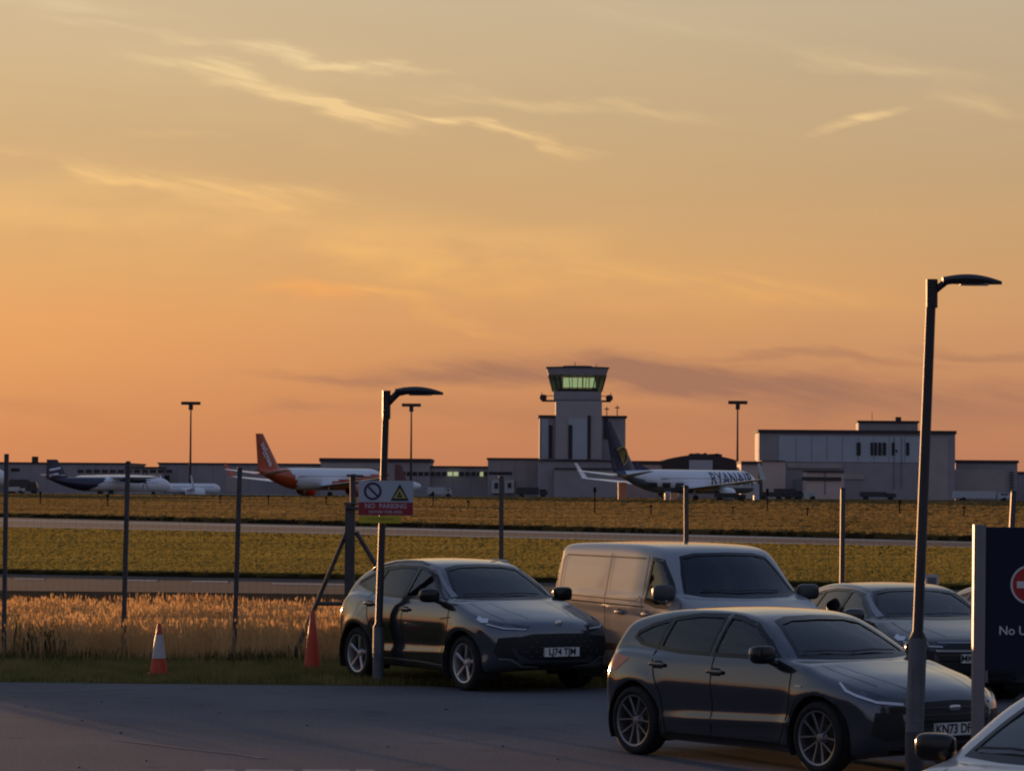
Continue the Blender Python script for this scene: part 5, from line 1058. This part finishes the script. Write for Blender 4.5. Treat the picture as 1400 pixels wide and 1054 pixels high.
# aircraft
m_white = mat('aircraft white', (.84, .87, .92), .32, coat=.5); m_navy = mat('aircraft navy', (.020, .025, .07), .35, coat=.4); m_orange = mat('aircraft orange', (.55, .085, .022), .38, coat=.4)
m_belly = mat('aircraft blue grey belly', (.16, .22, .30), .35, coat=.4); m_eng = mat('engine metal', (.4, .4, .42), .3, .7); m_purp = mat('aircraft purple navy', (.03, .025, .075), .4)
def surf(root, name, o, span, chord0, chord1, sweep, dih, side, m, th=.11, axis='y'):
    """tapered lens-section wing from root point o; span outwards"""
    V = []; F = []; secs = 6; o = Vector(o)
    for i in range(secs + 1):
        u_ = i / secs; c = chord0 + (chord1 - chord0) * u_; le = o.x - sweep * u_; out_ = span * u_
        for k_ in range(10):
            a = 2 * math.pi * k_ / 10; x = le - c / 2 + c / 2 * math.cos(a); t_ = th * c / 2 * math.sin(a) * (1 + .5 * math.cos(a))
            if axis == 'y': V.append((x, o.y + side * out_, o.z + out_ * dih + t_))
            else: V.append((x, o.y + t_, o.z + out_))
    for i in range(secs):
        for k_ in range(10): F.append((i * 10 + k_, i * 10 + (k_ + 1) % 10, i * 10 + 10 + (k_ + 1) % 10, i * 10 + 10 + k_))
    F += [tuple(range(10)), tuple(secs * 10 + k_ for k_ in range(10))]
    return mesh(name, V, F, m, root, True, 50), V[-6]
def airliner(label, loc, rz, L, R, mats, liv, turboprop=False, group=None):
    t = thing('airliner', label, 'aircraft', loc, rz, group); cz = R + (1.35 if not turboprop else .75); n = 36; st = 56; V = []; F = []; MI = []
    for i in range(st + 1):
        x = L / 2 - L * i / st; f = (L / 2 - x) / L
        nose = min(1, (f / .11)); rr = R * (math.sqrt(max(0, 1 - (1 - nose) ** 2)) if nose < 1 else 1) ** .9; zo = -(1 - nose) ** 2 * R * .28
        if f > .68: g = (f - .68) / .32; rr = R * (1 - g ** 1.55 * .90); zo = R * (g ** 1.7) * .78
        rr = max(rr, .02)
        for k_ in range(n): a = 2 * math.pi * k_ / n; V.append((x, rr * math.cos(a), cz + zo + rr * math.sin(a)))
    for i in range(st):
        x = L / 2 - L * (i + .5) / st
        for k_ in range(n): F.append((i * n + k_, i * n + (k_ + 1) % n, (i + 1) * n + (k_ + 1) % n, (i + 1) * n + k_)); zz = V[i * n + k_][2] - cz; MI.append(liv(x, zz, L, R))
    bm_ = mesh('fuselage', V, F, mats, t, True, None, MI)
    # windows
    b = MB(); 
    for i in range(int(L * .62 / .55)):
        x = L * .36 - i * .55
        for sg_ in (-1, 1):
            if True: zc = cz + R * .22; y = sg_ * (math.sqrt(max(.01, R * R - (R * .22) ** 2)) + .01); b.add([(x - .12, y, zc - .17), (x + .12, y, zc - .17), (x + .12, y - sg_ * .03, zc + .17), (x - .12, y - sg_ * .03, zc + .17)], [(0, 1, 2, 3)])
    w_ = b.build('cabin_windows', mat('cabin window dim', (.05, .06, .08), .2), t); w_['kind'] = 'stuff'
    # cockpit
    for sg_ in (-1, 1):
        x = L / 2 - L * .035; b = MB(); rr = R * .70; b.add([(x + .35, sg_ * .05, cz + R * .32), (x + .05, sg_ * rr * .72, cz + R * .30), (x - .75, sg_ * rr * .90, cz + R * .50), (x - .55, sg_ * .05, cz + R * .72)], [(0, 1, 2, 3)]); b.build('cockpit_window', m_win, t)
    for sg_ in (-1, 1):
        if not turboprop:
            w, tip = surf(t, 'wing', (L * .12, sg_ * R * .7, cz - R * .62), L * .42, L * .18, L * .045, L * .20, .10, sg_, m_white)
            tipv = Vector((L * .12 - L * .20 - L * .022, sg_ * (R * .7 + L * .42), cz - R * .62 + L * .042))
            b = MB(); ch = L * .040; b.add([tipv + Vector((ch * .5, 0, 0)), tipv + Vector((-ch * .5, 0, 0)), tipv + Vector((-ch * 1.45, sg_ * .45, 2.5)), tipv + Vector((-ch * 1.05, sg_ * .45, 2.55)),
                tipv + Vector((ch * .5, -sg_ * .12, 0)), tipv + Vector((-ch * .5, -sg_ * .12, 0)), tipv + Vector((-ch * 1.45, sg_ * .37, 2.5)), tipv + Vector((-ch * 1.05, sg_ * .37, 2.55))], [(0, 1, 2, 3), (4, 5, 6, 7), (0, 1, 5, 4), (1, 2, 6, 5), (2, 3, 7, 6), (3, 0, 4, 7)])
            b.build('winglet', mats[1] if len(mats) > 1 and liv is not LIV['rya'] else m_white, t)
            ex = L * .085; ey = sg_ * L * .145; ez = cz - R * 1.05
            e_ = MB().lathe([(.55, ex - 2.6), (.95, ex - 1.6), (1.12, ex + .2), (1.06, ex + 1.3), (.92, ex + 1.5), (.85, ex + 1.2), (.3, ex + .9), (0, ex + 1.25)], 20, 'X', (0, ey, ez)).build('engine', m_white if liv is not LIV['easy'] else m_orange, t, True, 40)
            MB().box(ex - 2, ex + .8, ey - .15, ey + .15, ez + .8, cz - R * .52).build('pylon', m_white, e_)
            surf(t, 'tailplane', (-L * .40, sg_ * R * .35, cz + R * .42), L * .165, L * .10, L * .035, L * .085, .12, sg_, m_white)
        else:
            surf(t, 'wing', (L * .10, sg_ * .2, cz + R * 1.02), L * .50, L * .105, L * .06, L * .02, .0, sg_, m_white, .30)
            ex = L * .13; ey = sg_ * L * .17; ez = cz + R * .62; e_ = MB().lathe([(.15, ex - 4.2), (.5, ex - 2.4), (.62, ex), (.5, ex + 1.3), (.2, ex + 1.7), (0, ex + 1.9)], 16, 'X', (0, ey, ez)).build('engine', m_navy, t, True, 40)
            for k_ in range(6): a = k_ * math.pi / 3; MB().tube([(ex + 1.5, ey, ez), (ex + 1.5, ey + 1.9 * math.cos(a), ez + 1.9 * math.sin(a))], [.12, .06], 5).build('propeller_blade', m_roof, e_)
            surf(t, 'tailplane', (-L * .42, 0, cz + R * 1.25), L * .14, L * .07, L * .045, L * .02, .0, sg_, m_white)
        for gx in (-L * .035,): MB().lathe([(0, -.2), (.52, -.2), (.56, 0), (.52, .2), (0, .2)], 16, 'Y', (gx, sg_ * (2.9 if not turboprop else 1.9), .56)).build('main_wheel', mat('aircraft tyre', (.02, .02, .02), .8), t, True, 50); MB().tube([(gx, sg_ * (2.7 if not turboprop else 1.7), .56), (gx, sg_ * (2.6 if not turboprop else 1.4), cz - R * .7)], .14, 6).build('gear_leg', m_eng, t)
    MB().lathe([(0, -.15), (.36, -.15), (.40, 0), (.36, .15), (0, .15)], 14, 'Y', (L * .36, 0, .4)).build('nose_wheel', MATS['aircraft tyre'], t, True, 50); MB().tube([(L * .36, 0, .4), (L * .365, 0, cz - R * .8)], .1, 6).build('gear_leg', m_eng, t)
    return t, cz, bm_
LIV = dict(rya=lambda x, z, L, R: 1 if z < -R * .45 - max(0, (-x - L * .22)) * -.22 else (2 if x < -L * .445 and z > 0 else 0),
           easy=lambda x, z, L, R: 1 if (x < -L * .26 + (z / R) * -L * .035 and x > -L * .475) or x < -L * .475 else (1 if (-L * .02 < x < L * .5 and -R * .9 < z < -R * .15 + (x - L * .0) * .10 and x > L * .02) else 0),
           loga=lambda x, z, L, R: 1 if x < -L * .12 + z * 1.6 else 0, plain=lambda x, z, L, R: 0)
def fin(t, o, h, c0, c1, sweep, m):
    f_, _ = surf(t, 'tail_fin', o, h, c0, c1, sweep, 0, 1, m, .09, 'z'); return f_
def heading(phi): # degrees: 0 = to the right in the picture, + = away from the camera
    return rad(phi)
def bisectY(V): return V
# white airliner with blue lettering
dR = 556; rzR = heading(52); cxR = P(938, 684, dR).x
t, cz, _ = airliner('white airliner with dark blue tail and blue lettering in front of the domed hangar', (cxR, dR, 0), rzR, 39.5, 1.95, [m_white, m_belly, m_navy], LIV['rya'])
f_ = fin(t, (-39.5 * .352, 0, cz + 1.5), 8.0, 6.6, 2.0, 6.9, m_navy)
MB().prism([(-39.5 * .345 + 3.4, cz + 1.9), (-39.5 * .345 - .8, cz + 1.6), (-39.5 * .345 - .9, cz + 3.2)], (0, -.12, 0), (1, 0, 0), (0, 0, 1), (0, .24, 0)).build('dorsal_fillet', m_navy, t)
def wrap_text(txt, size, x0, zc, cz, R, t, m, sg_=-1, bold=.05, **k):
    V, F = text_mesh(txt, size, cuts=6, bold=bold, **k); out_ = []
    for v in V:
        z = zc + v.y; y = math.sqrt(max(.02, (R + .02) ** 2 - (z - cz) ** 2)); out_.append((x0 - sg_ * v.x, sg_ * y, z))
    return mesh('lettering', out_, F, m, t)
wrap_text('RYANAIR', 3.0, 39.5 * .27, cz + .42, cz, 1.95, t, mat('navy lettering', (.02, .045, .14), .4), space=1.0); wrap_text('RYANAIR', 3.0, 39.5 * .27, cz + .42, cz, 1.95, t, MATS['navy lettering'], 1)
m_gold = mat('gold emblem', (.42, .30, .06), .45)
for sg_ in (-1, 1):   # harp-like winged emblem on the fin: curved frame with strings
    fx = -39.5 * .345 - 5.0; fz = cz + 4.0; b = MB(); y = sg_ * .36
    arc_ = [(fx + .2 + 1.35 * math.cos(a), y, fz + 1.5 * math.sin(a)) for a in np.linspace(rad(-80), rad(85), 9)]; b.tube(arc_, .16, 5); b.tube([(fx + .3, y, fz + 1.5), (fx - .9, y, fz + 1.2), (fx - 1.3, y, fz + .9)], .15, 5)
    for k_ in range(5): b.tube([(fx + 1.1 - k_ * .5, y, fz + 1.1), (fx + .5 - k_ * .12, y, fz - 1.2 + k_ * .1)], .09, 4)
    b.build('fin_emblem', m_gold, t)
for x_, z_ in ((-12, 0), (-8.3, 0), (-4.6, 0)):    # dark open doors / hold hatches along the rear belly side
    for sg_ in (-1,): V = [(x_ - 1.1, -1.93, cz - .95), (x_ + 1.1, -1.93, cz - .95), (x_ + 1.1, -1.97, cz - .2), (x_ - 1.1, -1.97, cz - .2)]; mesh('hold_door', V, [(0, 1, 2, 3)], m_win, t)
# orange and white airliner
dE = 606; rzE = heading(57); cxE = P(439, 681, dE).x
t, cz, _ = airliner('white airliner with orange tail and orange sweep on its side behind the warning sign', (cxE, dE, 0), rzE, 37.6, 1.98, [m_white, m_orange], LIV['easy'])
fin(t, (-37.6 * .325, 0, cz + 1.5), 6.4, 6.6, 2.1, 5.2, m_orange)
V, F = text_mesh('easyJet', 1.75, bold=.03)
for sg_ in (-1, 1):
    o = Vector((-37.6 * .325 - 4.6, sg_ * .42, cz + 4.3)); a_ = rad(124); u_ = Vector((-math.cos(rad(56)), 0, math.sin(rad(56)))) * (1 if sg_ < 0 else -1); v_ = Vector((math.sin(rad(56)), 0, math.cos(rad(56)))) * (-1 if sg_ < 0 else 1)
    mesh('lettering', [o + u_ * p.x - v_ * p.y for p in V], F, m_white, t)
# propeller aircraft
dL = 640; rzL = heading(38); cxL = P(150, 680, dL).x
t, cz, _ = airliner('dark blue propeller aircraft with high white wing on the far left apron', (cxL, dL, 0), rzL, 27.0, 1.35, [m_white, m_navy], LIV['loga'], True)
fin(t, (-27 * .33, 0, cz + .9), 3.7, 5.0, 2.3, 2.6, m_navy)
for z0_, dx in ((cz + 2.6, 1.3), (cz + 1.5, .8)): MB().tube([(-27 * .33 - 4.4, -.26, z0_), (-27 * .33 - 3.4 + dx, -.26, z0_ + .4)], .22, 5).build('fin_stripe', m_white, t)
# further parts of parked aircraft seen at the edges
dW = 665; t, cz, _ = airliner('small white jet parked low on the apron right of the propeller aircraft', (P(254, 678, dW).x, dW, -.9), heading(30), 15.0, .95, [m_white], LIV['plain'])
fin(t, (-15 * .33, 0, cz + .6), 1.6, 2.2, 1.0, 1.6, m_white)
dN = 600; t, cz, _ = airliner('white nose of an airliner cut off at the left edge', (P(8, 682, dN).x - 15.4, dN - 10, 0), heading(30), 37.0, 1.9, [m_white], LIV['plain']); fin(t, (-37 * .33, 0, cz + 1.5), 6.4, 6.4, 2.1, 5.0, m_white)
t2 = thing('aircraft_tail', 'dull red brown tail of an aircraft hidden behind the warning sign', 'aircraft', (P(545, 680, 640).x, 640, 0), heading(40)); 
surf(t2, 'tail_fin', (2.2, 0, 2.6), 3.6, 3.2, 1.6, 1.6, 0, 1, mat('dull maroon', (.16, .07, .06), .6), .1, 'z'); MB().superell((1, 0, 2.2), (4.5, 1.0, 1.0), 1, 1, 10).build('fuselage', m_white, t2, True)
for a, b_ in ((2.4, .1), (-.8, -.1)): MB().tube([(a, b_, 0), (a, b_, 1.6)], .12, 5).build('gear_leg', m_eng, t2)

# apron vehicles
def truck(px, d, L, Hh, m, label, rz=0.0, cab=True, name='service_truck', cat='truck'):
    q = P(px, 680, d); t = thing(name, label, cat, (q.x, d, 0), rz, 'service vehicles on the apron')
    MB().box(-L / 2, L * .22, -1.1, 1.1, .7, Hh).build('body', m, t)
    b = MB(); b.prism([(L * .24, .6), (L / 2, .6), (L / 2, 1.3), (L * .43, Hh * .85), (L * .24, Hh * .85)], (0, -1.05, 0), (1, 0, 0), (0, 0, 1), (0, 2.1, 0)); b.build('cab', m, t)
    MB().box(L * .30, L * .42, -1.08, -1.06, 1.3, Hh * .78).build('window', m_win, t)
    for x in (-L * .33, L * .36):
        for y in (-1.0, 1.0): MB().lathe([(0, -.14), (.42, -.14), (.45, 0), (.42, .14), (0, .14)], 14, 'Y', (x, y, .45)).build('wheel', MATS['aircraft tyre'], t, True, 50)
    return t
m_vd = mat('dark vehicle', (.04, .04, .045), .4); m_vw = mat('white vehicle', (.5, .52, .56), .4)
truck(31, 650, 6.0, 2.9, m_vd, 'dark service truck on the apron near the left edge'); truck(20, 630, 3.6, 1.5, m_vw, 'small white van low beside the dark truck', cat='van', name='service_van')
truck(601, 640, 4.6, 2.0, m_vw, 'white low vehicle right of the warning sign', name='service_van', cat='van'); truck(1078, 630, 5.5, 2.2, m_vd, 'dark vehicle beside the pinkish rendered building', name='service_van', cat='van')
truck(1100, 640, 4.2, 1.7, m_vw, 'white car-sized vehicle in front of the pinkish gatehouse', name='service_van', cat='van'); truck(1343, 628, 11, 2.0, m_vw, 'long white trailer in front of the right annexe'); truck(1060, 615, 6.5, 1.6, m_vd, 'low dark tug under the airliner nose')
truck(998, 548, 5.0, 1.5, m_vd, 'dark baggage vehicle under the nose end of the white airliner')
truck(727, 640, 6, 2.1, m_vd, 'dark steps vehicle at the foot of the control tower'); truck(1200, 655, 7, 1.7, m_vd, 'dark flat vehicle below the windows of the large hangar')
# carts under the airliner, and an orange block added as its sunlit tail end
def crate(px, py, d, w, h, m, label):
    q = P(px, py, d); t = thing('apron_box', label, 'equipment', (q.x, d, 0)); MB().box(-w / 2, w / 2, -.6, .6, .35, h).build('cabinet', m, t); MB().box(-w / 2 + .1, w / 2 - .1, -.5, .5, .12, .35).build('chassis', m_vd, t)
    for x in (-w * .35, w * .35): MB().lathe([(0, -.08), (.2, -.08), (.2, .08), (0, .08)], 10, 'Y', (x, -.5, .2)).build('wheel', MATS['aircraft tyre'], t)
crate(851, 670, 545, 1.4, 3.1, mat('salmon sunlit tail and cart', (.75, .32, .18), .5), 'orange block added for the sunlit end of the airliner tail cone'); crate(913, 672, 545, 1.0, 1.7, m_vw, 'small white cart under the airliner wing'); crate(921, 672, 543, 1.1, 1.5, MATS['salmon sunlit tail and cart'], 'small pink cart beside the white cart under the wing')
crate(1034, 668, 560, .9, 3.0, m_vw, 'narrow white unit standing at the airliner nose')
# tapered dark windsock-like pylon at the hangar edge and markers in the field
q = P(1039, 660, 640); t = thing('dark_obelisk_marker', 'tall narrow dark tapered marker in front of the pinkish building', 'marker', (q.x, 640, 0)); MB().lathe([(.62, 0), (.5, 3), (.15, P(1039, 638, 640).z), (0, P(1039, 638, 640).z)], 8).build('marker_body', m_vd, t)
m_mk = mat('dark marker', (.02, .017, .015), .95, spec=.0)
marks = [(55, 690, 672, 'far left'), (147, 694, 676, 'below the propeller aircraft'), (301, 689, 677, 'right of the small white jet'), (367, 692, 677, 'below the orange tail'), (446, 691, 679, 'below the orange sweep'), (592, 693, 672, 'right of the warning sign'), (640, 697, 684, 'below the lit windows'), (813, 702, 666, 'below the control tower'), (890, 704, 690, 'below the airliner tail'), (1002, 702, 692, 'left of the hangar front'), (1049, 700, 668, 'right of the airliner nose'), (1104, 706, 694, 'below the gatehouse'), (1230, 704, 684, 'left of the tall lamp column'), (1318, 706, 692, 'right of the tall lamp column')]
for px, yb, yt, wh in marks:
    q = G(px, yb, .26); h = (P(px, yt, q.y).z - .26); t = thing('field_marker_post', 'thin dark marker post in the dry grass ' + wh, 'marker post', (q.x, q.y, .26), 0, 'marker posts in the dry grass')
    MB().box(-.05, .05, -.05, .05, 0, h * .9).build('post', m_mk, t); MB().box(-.12, .12, -.06, .06, h * .80, h).build('marker_head', m_mk, t)
